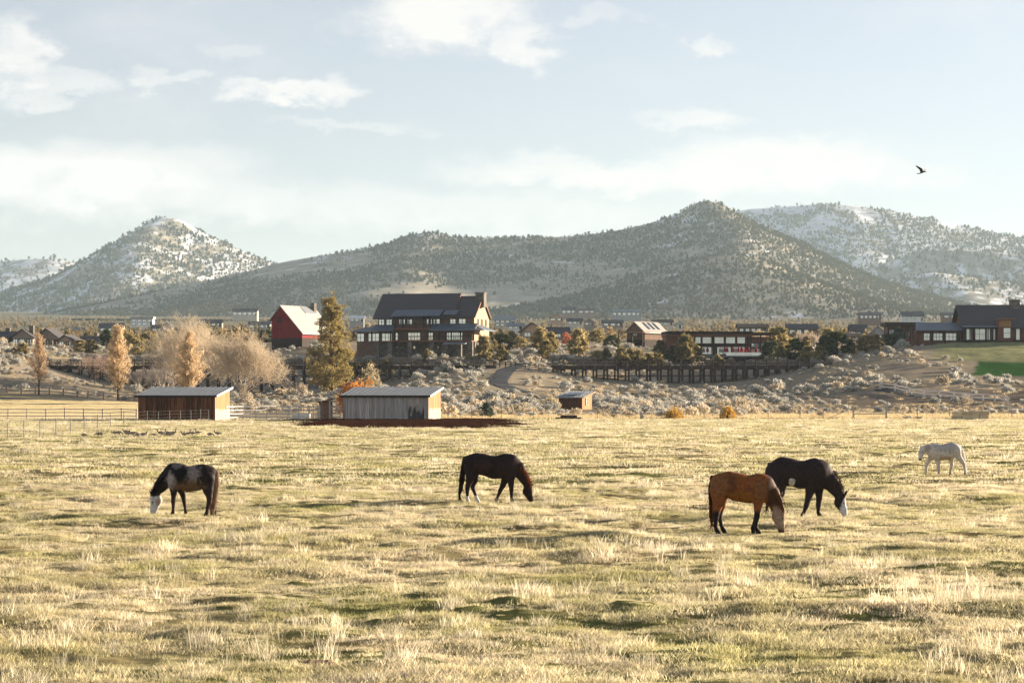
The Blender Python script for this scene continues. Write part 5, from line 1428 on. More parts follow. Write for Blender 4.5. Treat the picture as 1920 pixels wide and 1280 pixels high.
# ------------------------------------------------------------------ right lodge, its link and the brown flat building
def right_lodge():
    Y = 476.0; s = Y/F; z0 = VZ(639, Y)
    o = empty('lodge', (UX(1805, Y), Y, z0), 0, 'dark-roofed lodge with tall windows on the bank at the right edge', 'lodge')
    X = lambda u: (u-1805)*s
    Z = lambda v: (639-v)*s
    W = X(2040); D = 11
    b = MB(); b.box(X(1810), W, 0, D, -2, Z(611)); b.prism([(X(1810), 0, Z(611)), (X(1810), D, Z(611)), (X(1810), D/2, Z(573))], (W-X(1810), 0, 0)); b.build('wall', M_redbrown, o)
    gable_roof(o, X(1810), W, 0, D, Z(611)+.05, Z(573)+.05, M_shingle, .9, .3)
    for (u0, u1, n) in ((1812, 1821, 1), (1826, 1847, 2), (1850, 1856, 1), (1860.5, 1867, 1), (1905, 1912, 1), (1930, 1960, 3)):
        window(o, X(u0), X(u1), Z(637), Z(616), 0, n, 2 if n > 1 else 1, M_trim, M_glass)
    b = MB(); b.box(X(1868), X(1894), -1.8, -.02, -2, Z(600)); e = b.build('entry_bay', M_redbrown, o)
    window(o, X(1878), X(1891), Z(634), Z(615), -1.8, 1, 2, M_trim, M_glass)
    b = MB(); b.box(X(1865), X(1900), -2.6, .2, Z(599.8), Z(597)); b.build('entry_roof', M_railr, o)
    b = MB(); b.box(X(1870), X(1892), -1.86, -1.81, Z(613), Z(601)); b.build('cedar_panel', M_worange, o)
    b = MB(); b.box(X(1904), X(1921), D/2-1.2, D/2+.6, Z(585), Z(561.5)); c = b.build('chimney', M_stone, o)
    b = MB(); b.box(X(1903), X(1922), D/2-1.3, D/2+.7, Z(561.4), Z(560)); b.build('cap', M_stone, c)
    b = MB(); b.box(X(1800), W, -2.8, -.05, -.25, 0); b.build('deck', M_trim, o)
    q = MB(); q.prism([(X(1802), -2.6, Z(614)), (X(1802), -.05, Z(611)), (X(1802), -.05, Z(611)+.1), (X(1802), -2.6, Z(614)+.1)], (X(1866)-X(1802), 0, 0)); q.build('porch_roof', M_metalb, o)
    for u in (1804, 1823, 1857): b = MB(); b.box(X(u)-.14, X(u)+.14, -2.5, -2.2, 0, Z(614)); b.build('post', M_trim, o)
    # link
    l = empty('annex', (UX(1720, Y+1), Y+1, VZ(640, Y+1)), 0, 'low annex with a blue-grey metal roof joined to the right lodge', 'annex')
    X = lambda u: (u-1720)*s
    b = MB(); b.box(X(1722), X(1803), 0, 6, -3, (640-619.5)*s); b.build('wall', M_redbrown, l)
    b = MB(); b.prism([(X(1714), -1.6, (640-620)*s), (X(1803.5), -1.6, (640-620)*s), (X(1803.5), 4.5, (640-604.5)*s), (X(1724), 4.5, (640-604.5)*s)], (0, 0, .12)); r = b.build('roof', M_metalb, l)
    for i in range(1, 22):
        t = i/22; xa = X(1714)+(X(1803.5)-X(1714))*t; xb3 = X(1724)+(X(1803.5)-X(1724))*t
        b = MB(); b.beam((xa, -1.6, (640-620)*s+.15), (xb3, 4.5, (640-604.5)*s+.15), .05, .06); b.build('seam', M_metalb, r)
    for (u0, u1, n) in ((1732, 1744, 2), (1750, 1768, 3), (1772, 1794, 3)): window(l, X(u0), X(u1), (640-638)*s, (640-624.5)*s, 0, n, 2, M_trim, M_glass)
    for u in (1718, 1746, 1770, 1796): b = MB(); b.box(X(u)-.13, X(u)+.13, -1.4, -1.1, -1, (640-620)*s); b.build('post', M_trim, l)
right_lodge()
house('brown flat-roofed building left of the blue-roofed annex', 1664, 1724, 642, 612, 604, 486, M_siding, M_shingleb, 'x', 0, 4, 1, flat=True, cat='building', name='building', pane=M_glassd)

# ------------------------------------------------------------------ timber trestles
def trestle(label, u0, u1, Y0, Y1, bay, vtop, girts=1):
    xa, xb_ = UX(u0, Y0), UX(u1, Y1); n = int(round((xb_-xa)/bay)); zt = VZ(vtop, (Y0+Y1)/2)
    ang = math.atan2(Y1-Y0, xb_-xa); L = math.hypot(xb_-xa, Y1-Y0); bay = L/n
    zd = zt-1.15
    o = empty('trestle', (xa, Y0, 0), ang, label, 'bridge')
    W = 2.6
    b = MB(); b.box(0, L, 0, W, zd-.12, zd); b.build('deck', M_timber, o)
    for yy in (.1, W-.1):
        b = MB(); b.box(0, L, yy-.09, yy+.09, zd-.72, zd-.123); b.build('stringer', M_timber, o)
    for i in range(n+1):
        xx = i*bay; wx_ = xa+xx*math.cos(ang)
        for k, yy in enumerate((-.12, W+.12)):
            wy_ = Y0+xx*math.sin(ang)+yy; g = gz(wx_, wy_)
            b = MB(); b.box(xx-.07, xx+.07, yy-.07, yy+.07, zd-.7, zt+.05); b.build('rail_post', M_timberl if k == 0 else M_timber, o)
            if g < zd-.9:
                for dx in ((-.3, .3) if girts > 1 else (0,)):
                    b = MB(); b.box(xx+dx-.17, xx+dx+.17, yy-.17-.1*(1-2*k), yy+.17-.1*(1-2*k), g-.6, zd-.722); b.build('post', M_timber, o)
        g = gz(wx_, Y0+xx*math.sin(ang)+1.2)
        if g < zd-.9:
            b = MB(); b.box(xx-.13, xx+.13, -.05, W+.05, zd-.98, zd-.724); b.build('cap_beam', M_timber, o)
        if g < zd-3.2:
            b = MB(); b.beam((xx+.2, -.1, g+.3), (xx+.2, W+.1, zd-1.0), .12, .16); b.beam((xx-.2, W+.1, g+.3), (xx-.2, -.1, zd-1.0), .12, .16); b.build('cross_brace', M_timber, o)
    for i in range(0, n, 2):
        x0 = i*bay; x1 = min(L, (i+2)*bay)
        for (zz, h_) in ((zt-.09, .13), (zt-.42, .14), (zt-.72, .14), (zt-1.0, .14)):
            for k, yy in enumerate((-.04, W+.04)):
                b = MB(); b.box(x0+.01, x1-.01, yy-.03, yy+.03, zz, zz+h_); b.build('rail', M_timber, o)
        wx_ = xa+(x0+x1)/2; g = max(gz(xa+x0, Y0), gz(xa+x1, Y0))
        for q in range(girts):
            zz = zd-1.9-1.3*q
            if g < zz-.3:
                for yy in (-.28, W+.28):
                    b = MB(); b.box(x0, x1, yy-.05, yy+.05, zz-.1, zz+.1); b.build('girt', M_timber, o)
        if girts == 1 and g < zd-3.5 and (i//2) % 2 == 0:
            b = MB(); b.beam((x0, -.36, g+.5), (x1, -.36, zd-1.2), .12, .16); b.build('diagonal_brace', M_timber, o)
    return o
trestle('long dark timber trestle bridge left of the asphalt path', 88, 930, 452, 452, 2.02, 673.5, 1)
trestle('dark timber trestle bridge with dense bents right of the path', 1035, 1560, 452, 450, 2.0, 673.5, 2)

# ------------------------------------------------------------------ fences
def fence(label, pts, posth, rails, pm, rm, pw=.12, rh=.09, rt=.04, step=None, name='fence', wires=(), wr=.004, group=None, post_name='post', rail_name='rail', skip=()):
    """pts: (u, Y) corner points; posts every `step` metres; each rail of each bay is a part"""
    P = [Vector((UX(u, Y), Y)) for u, Y in pts]; S = []
    if step:
        for a, b in zip(P[:-1], P[1:]):
            n = max(1, int(round((b-a).length/step)))
            S += [a.lerp(b, i/n) for i in range(n)]
        S.append(P[-1])
    else: S = P
    G = [Vector((p.x, p.y, gz(p.x, p.y))) for p in S]
    o = empty(name, G[0], 0, label, name, group); o0 = G[0]
    for i, g in enumerate(G):
        hh = posth*random.uniform(.96, 1.05); q = g-o0
        b = MB(); b.box(q.x-pw/2, q.x+pw/2, q.y-pw/2, q.y+pw/2, q.z-.3, q.z+hh); b.build(post_name, pm, o)
    for i, (a, c) in enumerate(zip(G[:-1], G[1:])):
        if i in skip: continue
        a = a-o0; c = c-o0; off = Vector((0, -pw/2-rt/2-.003, 0))
        for z in rails:
            b = MB(); b.beam(a+off+Vector((0, 0, z+random.uniform(-.015, .015))), c+off+Vector((0, 0, z+random.uniform(-.015, .015))), rt, rh); b.build(rail_name, rm, o)
    for z in wires:
        b = MB(); b.tube([g-o0+Vector((0, -pw/2-.01, z)) for g in G], wr, 4); b.build('wire', M_wire, o)
    return o
fence('grey three-rail board fence along the lawn left of the brown shed', [(-180, 247), (-20, 247), (228, 247), (256, 246)], 1.12, (.35, .68, 1.0), M_rail, M_rail, step=1.95)
fence('split-rail fence with dark posts behind the left lawn', [(-120, 388), (40, 389), (145, 391), (165, 393), (252, 392), (300, 391)], 1.15, (.45, .95), M_railr, M_rail, .2, .14, .09, step=2.3)
fence('sagging wire fence on thin steel posts left of the geese', [(-60, 148), (14, 152), (45, 156), (75, 161), (105, 168), (132, 176), (158, 184), (183, 192), (207, 200), (232, 207), (255, 214), (276, 219), (297, 222), (318, 225), (338, 227), (358, 229), (376, 231), (391, 233)], 1.15, (), M_wire, M_wire, .05, wires=(.5, .8, 1.1))
fence('steel pipe corral between the two plank sheds', [(424, 234), (441, 236), (456, 237), (480, 238), (500, 239), (520, 240), (540, 240), (560, 241), (580, 241), (596, 242)], 1.5, (.35, .7, 1.05, 1.4), M_pipe, M_pipe, .07, .05, .05)
fence('inner corral rail of rough boards behind the steel pipes', [(430, 262), (470, 262), (520, 262), (570, 258), (598, 252)], 1.35, (.4, .8, 1.2), M_rail, M_rail, .1, .12, .04, step=2.4)
fence('pale two-rail fence running down the right slope', [(1650, 395), (1678, 390), (1704, 384), (1732, 378), (1760, 372), (1788, 366), (1815, 361), (1843, 357), (1865, 354), (1884, 350), (1890, 344)], 1.15, (.5, 1.0), M_pfence, M_pfence, .25, .2, .1)
fence('pale rail fence beside the tan hollow left of the sloping fence', [(1610, 400), (1650, 400), (1690, 402), (1730, 404)], 1.0, (.5, .9), M_wbleach, M_rail, .12, .09, .06, step=4)
fence('wire fence with grey braces along the straw verge at the right', [(1380, 251), (1440, 251), (1500, 251), (1543, 251), (1600, 251), (1662, 251), (1720, 252), (1780, 252), (1840, 252), (1897, 252), (1990, 252)], 1.25, (), M_rail, M_wire, .09, wires=(.3, .6, .9, 1.15))
fence('thin wire fence between the grey shed and the golden bushes', [(840, 250), (884, 250), (940, 250), (1000, 250), (1060, 250), (1120, 250), (1180, 250), (1240, 250), (1320, 250)], 1.1, (), M_wire, M_wire, .05, wires=(.5, .8, 1.05))
for (u, l) in ((1600, 'grey H-brace of two posts in the verge fence'),):
    o = empty('gate', (UX(u, 250), 250, gz(UX(u, 250), 250)), 0, 'grey pole gate with slanting braces in the verge fence', 'gate')
    for xx in (0, 3.4): b = MB(); b.box(xx-.08, xx+.08, -.08, .08, -.2, 1.45); b.build('post', M_rail, o)
    for zz in (.45, 1.15): b = MB(); b.box(.081, 3.319, -.04, .04, zz, zz+.09); b.build('rail', M_rail, o)
    b = MB(); b.beam((-.1, 0, 1.1), (-2.6, 0, .05), .06, .06); b.build('brace', M_rail, o)
    b = MB(); b.beam((3.5, 0, 1.1), (6.2, 0, .05), .06, .06); b.build('brace', M_rail, o)
fence('short dark rail fence where the path meets the trestle', [(926, 455), (937, 455), (948, 456), (958, 456)], 1.1, (.5, .95), M_timber, M_timber, .2, .12, .08)
fence('low dark rail fence between the path and right trestle', [(966, 455), (985, 454), (1010, 453), (1034, 452)], 1.0, (.45, .85), M_timber, M_timber, .15, .12, .08, step=2.2)

# ------------------------------------------------------------------ hay, logs, posts and other small things
M_hay = surf('hay', (.56, .44, .27), (.72, .59, .39), 9, rough=.95, bump=.6, var=.22)
ht = 'hay bales stacked on the verge'
def bale(u, Y, zi, w, label, g=ht):
    x, y_, z = at(u, Y)
    b = MB(); b.box(-w/2+.04, w/2-.04, 0, .9, 0, .41); o = b.build('hay_bale', M_hay, None, (x, Y+random.uniform(-.12, .12), z+zi*.43))
    o.rotation_euler = (0, 0, R(random.uniform(-1.5, 1.5)))
    md = o.modifiers.new('b', 'BEVEL'); md.width = .05; md.segments = 2
    return tag(o, label, 'hay bale', g)
cols_ = ['first', 'second', 'third', 'last']
for k, u in enumerate((1795, 1812, 1829, 1846)):
    for r_, rn in enumerate(('bottom', 'top')):
        bale(u if r_ == 0 else u+1, 246, r_, .98, '%s hay bale from the left in the %s row of the stack' % (cols_[k], rn))
bale(1702, 247, -.3, .85, 'single hay bale lying low in the straw left of the stack'); bale(1724, 247, -.3, .7, 'smaller loose bale between the single bale and the stack')
o = empty('log_pile', at(1070, 247), 0, 'low dark pile of logs at the pasture edge below the cabin', 'log pile')
for i, (dx, dz, L_) in enumerate(((-.8, .12, 1.5), (.4, .12, 1.4), (-.2, .34, 1.7))):
    b = MB(); b.tube([(dx-L_/2, 0, dz), (dx+L_/2, .05, dz)], .12, 8); b.build('log', M_bark, o)
b = MB(); b.tube([(0, 0, -.1), (.03, 0, .3), (-.02, 0, .62), (-.08, 0, .8)], [.26, .2, .17, .06], 9); o = b.build('stump', M_wbleach, None, at(1203, 248), True); tag(o, 'pale weathered stump at the pasture edge left of the golden bush', 'stump')
b = MB(); b.box(-.35, .35, -.2, .2, 0, .35); b.box(-.3, .3, -.16, .16, .351, .42); o = b.build('salt_block', M_white, None, at(845, 262)); tag(o, 'small white box on the dark slope right of the grey shed', 'box')
b = MB(); b.tube([(0, 0, -.05), (0, 0, .12), (.02, 0, .3), (0, 0, .4)], [.34, .36, .26, .08], 8); o = b.build('rock', M_wbleach, None, at(854, 258), True); tag(o, 'pale rock right of the grey shed', 'rock')
# water trough and post in the corral
o = empty('trough', at(565, 250), 0, 'white water trough inside the corral', 'trough')
b = MB(); b.box(-.9, .9, -.3, .3, .05, .1); b.box(-.9, .9, -.3, -.25, .1, .55); b.box(-.9, .9, .25, .3, .1, .55); b.box(-.9, -.85, -.25, .25, .1, .55); b.box(.85, .9, -.25, .25, .1, .55); b.build('tub', M_white, o)
b = MB(); b.box(-.95, -.8, -.3, .3, -.1, .049); b.box(.8, .95, -.3, .3, -.1, .049); b.build('skid', M_timber, o)
# dung heaps and molehills on the pasture
M_dung = surf('dung', (.02, .012, .008), (.06, .035, .02), 12, bump=.6); M_earth = surf('molehill_earth', (.13, .075, .05), (.24, .15, .10), 6, bump=.6)
def heap(u, v, w, h, mat, label, cat, name, seed):
    Y = F*H/(v-VH); x = UX(u, Y); r = np.random.default_rng(seed); w *= .62; h *= .62
    pr = [((r.normal()*w*.22, r.normal()*w*.16, h*.25), (r.normal()*w*.25, r.normal()*w*.16, h*r.uniform(.3, .75)), w*.2, w*.12, 1.0, .03) for _ in range(6)]
    w0 = w; V, Q = solid(pr, max(.02, w*.07), .03); V[:, 2] *= .6; V[:, 2] = np.where(V[:, 2] < 0, V[:, 2]*.3, V[:, 2])
    V = V+.03*w*np.stack([fbm(V[:, 0]*30, V[:, 2]*30+V[:, 1]*20, seed, 2)]*3, 1)
    tag(obj(name, mesh_np(name, V, Q, False), mat, None, (x, Y, gz(x, Y)-.02)), label, cat, 'droppings and earth heaps on the turf')
for i, (u, v, w, h, kind, lb) in enumerate([(1530, 1038, .5, .2, 0, 'dark dung pile below the golden bay horse and black horse'), (1698, 1083, .42, .16, 0, 'dark dung pile, left of two near the right edge'), (1743, 1083, .3, .14, 0, 'smaller dark dung pile, right of two near the right edge'),
        (1163, 1106, .3, .15, 0, 'dark dung pile, left of the two at the lower middle'), (1210, 1109, .26, .12, 0, 'dark dung pile, right of the two at the lower middle'), (800, 1118, .7, .16, 1, 'reddish molehill in the lower middle of the pasture'),
        (1196, 962, .7, .12, 1, 'brown molehill right of the dark bay horse'), (575, 1247, .8, .12, 1, 'reddish bare earth heap at the bottom left'), (840, 1268, .6, .12, 1, 'reddish earth heap at the bottom centre'), (1735, 1158, .6, .16, 1, 'brown earth heap in front of the bank at the lower right')]):
    heap(u, v, w, h, M_earth if kind else M_dung, lb, 'molehill' if kind else 'dung pile', 'molehill' if kind else 'dung_pile', 800+i)

# ------------------------------------------------------------------ geese and the raven
M_goose = vcol('goose_plumage', .7, .2, .25, 40)
def goose_mesh(pose):
    pr = [((-.30, 0, .30), (-.05, 0, .27), .05, .145, .85, .04), ((-.05, 0, .27), (.16, 0, .30), .145, .10, .85, .04), ((-.42, 0, .33), (-.28, 0, .31), .02, .05, .8, .03)]
    if pose == 'up': nk = [(.20, .33), (.27, .46), (.28, .62), (.31, .66)]
    elif pose == 'low': nk = [(.20, .30), (.33, .26), (.42, .13), (.45, .06)]
    else: nk = [(.20, .33), (.28, .40), (.27, .48), (.31, .51)]
    for a, b in zip(nk[:-1], nk[1:]): pr.append(((a[0], 0, a[1]), (b[0], 0, b[1]), .045, .036, 1, .02))
    e = nk[-1]; d = np.array(nk[-1])-np.array(nk[-2]); d = d/np.linalg.norm(d); d = np.array([.9, .1]) if pose != 'low' else np.array([.5, -.8])
    pr += [((e[0], 0, e[1]), (e[0]+.04*d[0], 0, e[1]+.04*d[1]), .045, .035, .9, .02), ((e[0]+.05*d[0], 0, e[1]+.05*d[1]), (e[0]+.10*d[0], 0, e[1]+.10*d[1]), .02, .012, .8, .01)]
    for y in (-.06, .06): pr.append(((-.02, y, .16), (-.01, y, .0), .016, .013, 1, .01))
    V, Q = solid(pr, .016, .03)
    C = np.tile(np.array((.30, .24, .19)), (len(V), 1)); C = over(C, sstep(.24, .18, V[:, 2])*sstep(.1, .05, np.abs(V[:, 0]+.05)-.2), (.60, .55, .48)); C = over(C, sstep(.15, .25, V[:, 0]+.2*V[:, 2]-.06)*(np.abs(V[:, 1]) < .2), (.34, .28, .22))
    nkm = sstep(.20, .25, V[:, 0]); C = over(C, nkm, (.012, .011, .011)); C = over(C, sstep(-.26, -.34, V[:, 0]), (.02, .018, .018)); C = over(C, sstep(.14, .12, V[:, 2])*sstep(.12, .08, np.abs(V[:, 0])), (.02, .02, .02))
    return mesh_np('goose', V, Q, True, C)
gm = {k: goose_mesh(k) for k in ('up', 'low', 'mid')}
gg = 'geese resting in the pasture'
GE = [(157, 818, 'low', 0, 'single pale goose, leftmost of the flock'), (184, 816, 'low', 180, 'goose second from the left, head down'), (190, 817, 'mid', 180, 'goose third from the left, close to its neighbour'), (216, 815, 'low', 0, 'goose left of the dense group, head down'),
      (222, 815, 'low', 10, 'goose beside the dense group, facing right'), (236, 813, 'mid', 180, 'dark goose at the left end of the dense group'), (241, 816, 'low', 0, 'pale-breasted goose low in the dense group'), (248, 814, 'mid', 180, 'dark goose in the middle of the dense group'), (253, 815, 'low', 0, 'goose head down in the dense group'),
      (259, 817, 'low', 180, 'dark goose at the right end of the dense group'), (269, 816, 'mid', 0, 'single goose just right of the dense group'), (289, 816, 'low', 0, 'single pale goose in the gap before the middle group'), (301, 814, 'mid', 180, 'dark goose at the left of the middle group'), (306, 815, 'low', 0, 'goose head down in the middle group'),
      (315, 814, 'up', 180, 'goose with a raised neck in the middle group'), (318, 816, 'low', 180, 'pale goose under the raised neck'), (325, 814, 'up', 0, 'goose with a raised neck at the right of the middle group'), (346, 816, 'mid', 180, 'dark goose left in the right trio'), (352, 814, 'up', 0, 'goose with a raised neck in the right trio'), (361, 815, 'low', 0, 'goose right in the right trio'),
      (371, 813, 'up', 180, 'lone upright goose right of the trio'), (394, 816, 'low', 0, 'pale goose, second from the right end'), (408, 816, 'mid', 180, 'pale goose at the right end of the flock')]
for (u, v, p, rz, lb) in GE:
    Y = F*H/(v+3-VH); x = UX(u, Y); o = obj('goose', gm[p], M_goose, None, (x, Y, gz(x, Y)+.0), (0, 0, R(rz+random.uniform(-25, 25))), random.uniform(.62, .76)); tag(o, lb, 'goose', gg)

def raven():
    Y = 190.0; s = Y/F
    o = empty('raven', (UX(1728, Y), Y, VZ(322, Y)), 0, 'black raven flying with raised wings high at the right', 'bird')
    k = s/21.3   # crop pixels (x21.3) to metres
    q = lambda x, y, d=0: ((x-860)*k, d, (690-y)*k)
    m = surf('raven_plumage', (.008, .007, .008), (.018, .015, .016), 8, rough=.5, spec=.3)
    pr = [(q(700, 765), q(820, 750), .008, .035, 1.2, .02), (q(820, 740), q(930, 700), .055, .06, 1.0, .03), (q(930, 700), q(1020, 688), .05, .035, 1.0, .02), (q(1020, 688), q(1085, 694), .022, .006, .8, .01)]
    V, Q = solid(pr, .012, .02); obj('body', mesh_np('body', V, Q, True), m, o)
    def wing(pts, d0, d1, name='wing'):
        b = MB(); n = len(pts)
        v1 = [Vector(q(x, y, d0+(d1-d0)*t)) for (x, y, t) in pts]; v2 = [p+Vector((0.006, .012, -.012)) for p in v1]
        b.add(v1+v2, [tuple(range(n)), tuple(range(n, 2*n))[::-1]]+[(i, n+i, n+(i+1) % n, (i+1) % n) for i in range(n)]); return b.build(name, m, o)
    w1 = wing([(905, 690, 0), (885, 590, .35), (800, 545, .55), (640, 470, .9), (600, 430, 1.0), (628, 490, .95), (560, 470, 1), (610, 510, .95), (740, 610, .6), (790, 690, .25), (815, 745, 0)], -.02, -.45)
    w2 = wing([(910, 680, 0), (960, 610, .4), (1030, 560, .8), (1075, 572, .95), (1062, 625, .9), (1010, 665, .5), (960, 700, 0)], .03, .5)
    wing([(690, 760, 0), (650, 770, 0), (660, 785, 0), (780, 775, 0), (830, 760, 0), (770, 750, 0)], -.05, .05, 'tail')
raven()

# ------------------------------------------------------------------ trees
def pine():
    Y = 424.0; u = 621; s = Y/F; x, y_, z = at(u, Y); h = 183*s; r = np.random.default_rng(77)
    o = empty('pine_tree', (x, Y, z-.1), 0, 'tall ponderosa pine standing between the two sheds', 'tree')
    b = MB(); b.tube([(0, 0, -.2), (.05, 0, h*.3), (-.05, 0, h*.65), (.05, 0, h*.97)], [.48, .40, .24, .05], 9)
    tr = b.build('trunk', M_barkp, o, smooth=True)
    C, Rr = [], []; lb = MB()
    W = lambda t: (52*s)*np.interp(t, [.12, .2, .3, .38, .5, .62, .75, .88, 1.0], [.55, .85, 1.0, .95, .86, .66, .52, .38, .12])
    for i in range(150):
        t = r.uniform(.10, 1.0); a = r.uniform(0, 6.283); w = W(t)*r.uniform(.55, 1.08); z0 = t*h
        tip = np.array([w*math.cos(a), w*math.sin(a), z0+r.uniform(-.4, .7)]); root = np.array([0, 0, z0-.25*w])
        if i % 2 == 0: lb.tube([tuple(root), tuple((root+tip)/2-np.array([0, 0, .15])), tuple(tip)], [.08, .05, .02], 5)
        for k in range(5):
            q = root+(tip-root)*r.uniform(.45, 1.05)+r.normal(size=3)*.38; C.append(q); Rr.append(r.uniform(.32, .68))
    lb.build('branches', M_barkp, o)
    V, T = leaf_tris(C, np.array(Rr), 34, .19, r, .75, up=.6); obj('crown', mesh_np('crown', V, T), M_pine, o)
pine()

def poplar(label, u, Y, htop, wpx, seed, mat, dens=1.0, trunk=.12, lean=0):
    s = Y/F; x, y_, z = at(u, Y); h = (VH-htop)*s+H-z; r = np.random.default_rng(seed)
    o = empty('poplar_tree', (x, Y, z-.05), 0, label, 'tree'); wd = MB(); C = []
    b = MB(); b.tube([(0, 0, -.2), (0, 0, h*.3), (.1, 0, h*.75)], [trunk*1.3, trunk, .03], 8); b.build('trunk', M_bark, o, smooth=True)
    t0 = .13
    prof = lambda t: (wpx*s/2)*np.interp(t, [0, .08, .25, .45, .6, .8, .93, 1.0], [.12, .5, .95, 1.0, .82, .48, .28, .05])
    nb_ = int(190*dens)
    for i in range(nb_):
        t = r.uniform(0, .86); a = r.uniform(0, 6.283); w = prof(min(1, t+.14))*r.uniform(.45, 1.25)
        z0 = h*(t0+(1-t0)*t*.92); L_ = h*r.uniform(.12, .22)
        z1 = min(z0+L_, h*.99); tip = np.array([w*math.cos(a), w*math.sin(a), z1]); root = np.array([.12*w*math.cos(a), .12*w*math.sin(a), z0])
        if i % 2 == 0: wd.tube([tuple(root), tuple(root*.4+tip*.6+np.array([0, 0, -.1])), tuple(tip)], [.05, .03, .012], 4)
        for k in range(6): C.append(root+(tip-root)*r.uniform(.2, 1.05)+r.normal(size=3)*.16)
    wd.build('branches', M_bark, o)
    V, T = leaf_tris(C, .34, int(11*dens+3), .135, r, 1.0, up=.5); lim = prof(np.clip((V[:, 2]/h-t0)/(1-t0), 0, 1))*1.12+.1
    obj('crown', mesh_np('crown', V, T), mat, o)
poplar('half-bare pale poplar at the far left of the lawn', 73, 388, 622, 40, 31, M_poplarp, .5)
poplar('orange-gold poplar left of the brown shed', 221, 386, 610, 54, 32, M_poplar, 1.0)
poplar('orange-gold poplar rising behind the brown shed roof', 354, 372, 622, 58, 33, M_poplar, 1.0)
bare_tree('cottonwood_tree', 'broad leafless pale cottonwood behind the shed poplar', 362, 428, 168, 41, M_twig, M_barkw, .8, width=132, depth=5, n_limbs=13, kids=5, tw=.06)
bare_tree('cottonwood_tree', 'broad round leafless cottonwood between the left shed and the pine', 451, 402, 150, 43, M_twig, M_barkw, .85, width=140, depth=5, n_limbs=15, kids=5, tw=.07)
bare_tree('willow_tree', 'grey leafless willow in the shade under the left trestle', 300, 436, 62, 45, M_twigg, M_barkw, .6, width=80, depth=5)
bare_tree('willow_tree', 'small grey leafless willow left under the trestle', 262, 438, 48, 46, M_twigg, M_barkw, .6, width=50, depth=5)
bare_tree('thicket', 'rosy leafless thicket in front of the trestle at the left', 178, 440, 62, 47, M_twigr, M_bark, .8, width=64, depth=5)
bare_tree('thicket', 'rosy leafless thicket between the two orange poplars', 292, 462, 72, 48, M_twigr, M_bark, .8, width=90, depth=5)
bare_tree('sapling', 'small dead sapling right of the round cottonwood', 563, 398, 34, 49, M_twig, M_barkw, .6, width=20, depth=4, cat='tree')
for (u, Y, hp, sd, lb) in ((1500, 520, 42, 51, 'white-barked bare aspen right of the pavilion'), (1526, 520, 38, 52, 'second white-barked bare aspen right of the pavilion'), (1365, 560, 36, 53, 'bare aspen above the pavilion roof, leftmost of three'),
                           (1394, 560, 33, 54, 'bare aspen above the pavilion roof, middle of three'), (1422, 560, 34, 55, 'bare aspen above the pavilion roof, rightmost of three')):
    bare_tree('aspen_tree', lb, u, Y, hp, sd, M_aspen, M_barkw, .35, width=22, depth=5, group='bare aspens by the pavilion')

# loose bushes
def bush(name, label, u, Y, wpx, hpx, seed, mat, spiky=.3, cat='bush', dv=0):
    s = Y/F; r = np.random.default_rng(seed); x, y_, z = at(u, Y); w, h = wpx*s, hpx*s; C = []
    while len(C) < 46:
        p = r.uniform(-1, 1, 3); p[2] = r.uniform(0, 1)
        if p[0]**2+p[1]**2+(p[2])**2 < 1.05: C.append(p*np.array([w*.46, w*.46, h*.88])+np.array([0, 0, .05*h]))
    V, T = leaf_tris(C, .17*max(w, h)*.8, 22, .085*max(w, h)**.7, r, .9, up=spiky); V[:, 2] = np.maximum(V[:, 2], -.1)
    o = empty(name, (x, Y, z), 0, label, cat)
    obj('foliage', mesh_np('foliage', V, T), mat, o)
    b = MB()
    for k in range(4): a = k*1.6; b.tube([(0, 0, -.1), (w*.12*math.cos(a), w*.12*math.sin(a), h*.4), (w*.25*math.cos(a), w*.25*math.sin(a), h*.75)], [.05, .035, .015], 5)
    b.build('stems', M_bark, o)
    return o
bush('willow_bush', 'pale feathery willow bush behind the grey shed', 692, 372, 46, 74, 60, M_pale, 1.4)
bush('bush', 'bright orange bush behind the left half of the grey shed roof', 674, 300, 66, 74, 61, M_orange, .6)
bush('bush', 'small orange bush left of the grey shed roof corner', 648, 300, 28, 58, 62, M_orange, .6)
bush('bush', 'golden yellow bush right of the cabin at the pasture edge', 1264, 250, 36, 22, 63, M_gold, .9)
bush('bush', 'golden yellow bush, second from the cabin at the pasture edge', 1364, 250, 32, 25, 64, M_gold, .9)
bush('bush', 'pale wispy bush left of the small cabin', 1032, 322, 40, 34, 65, M_pale, 1.0)
bush('bush', 'pale bushy brush under the round cottonwood', 464, 380, 34, 26, 66, M_sage2, .6)
bush('bush', 'rusty red bush in the junipers right of the lodge', 1062, 545, 22, 26, 67, M_redleaf, .3)
bush('bush', 'dark red bush left of the blue-roofed annex', 1701, 478, 18, 16, 68, M_redleaf, .3)
bush('bush', 'golden straw bush at the verge near the right road', 1540, 262, 18, 18, 69, M_sage2, .9)

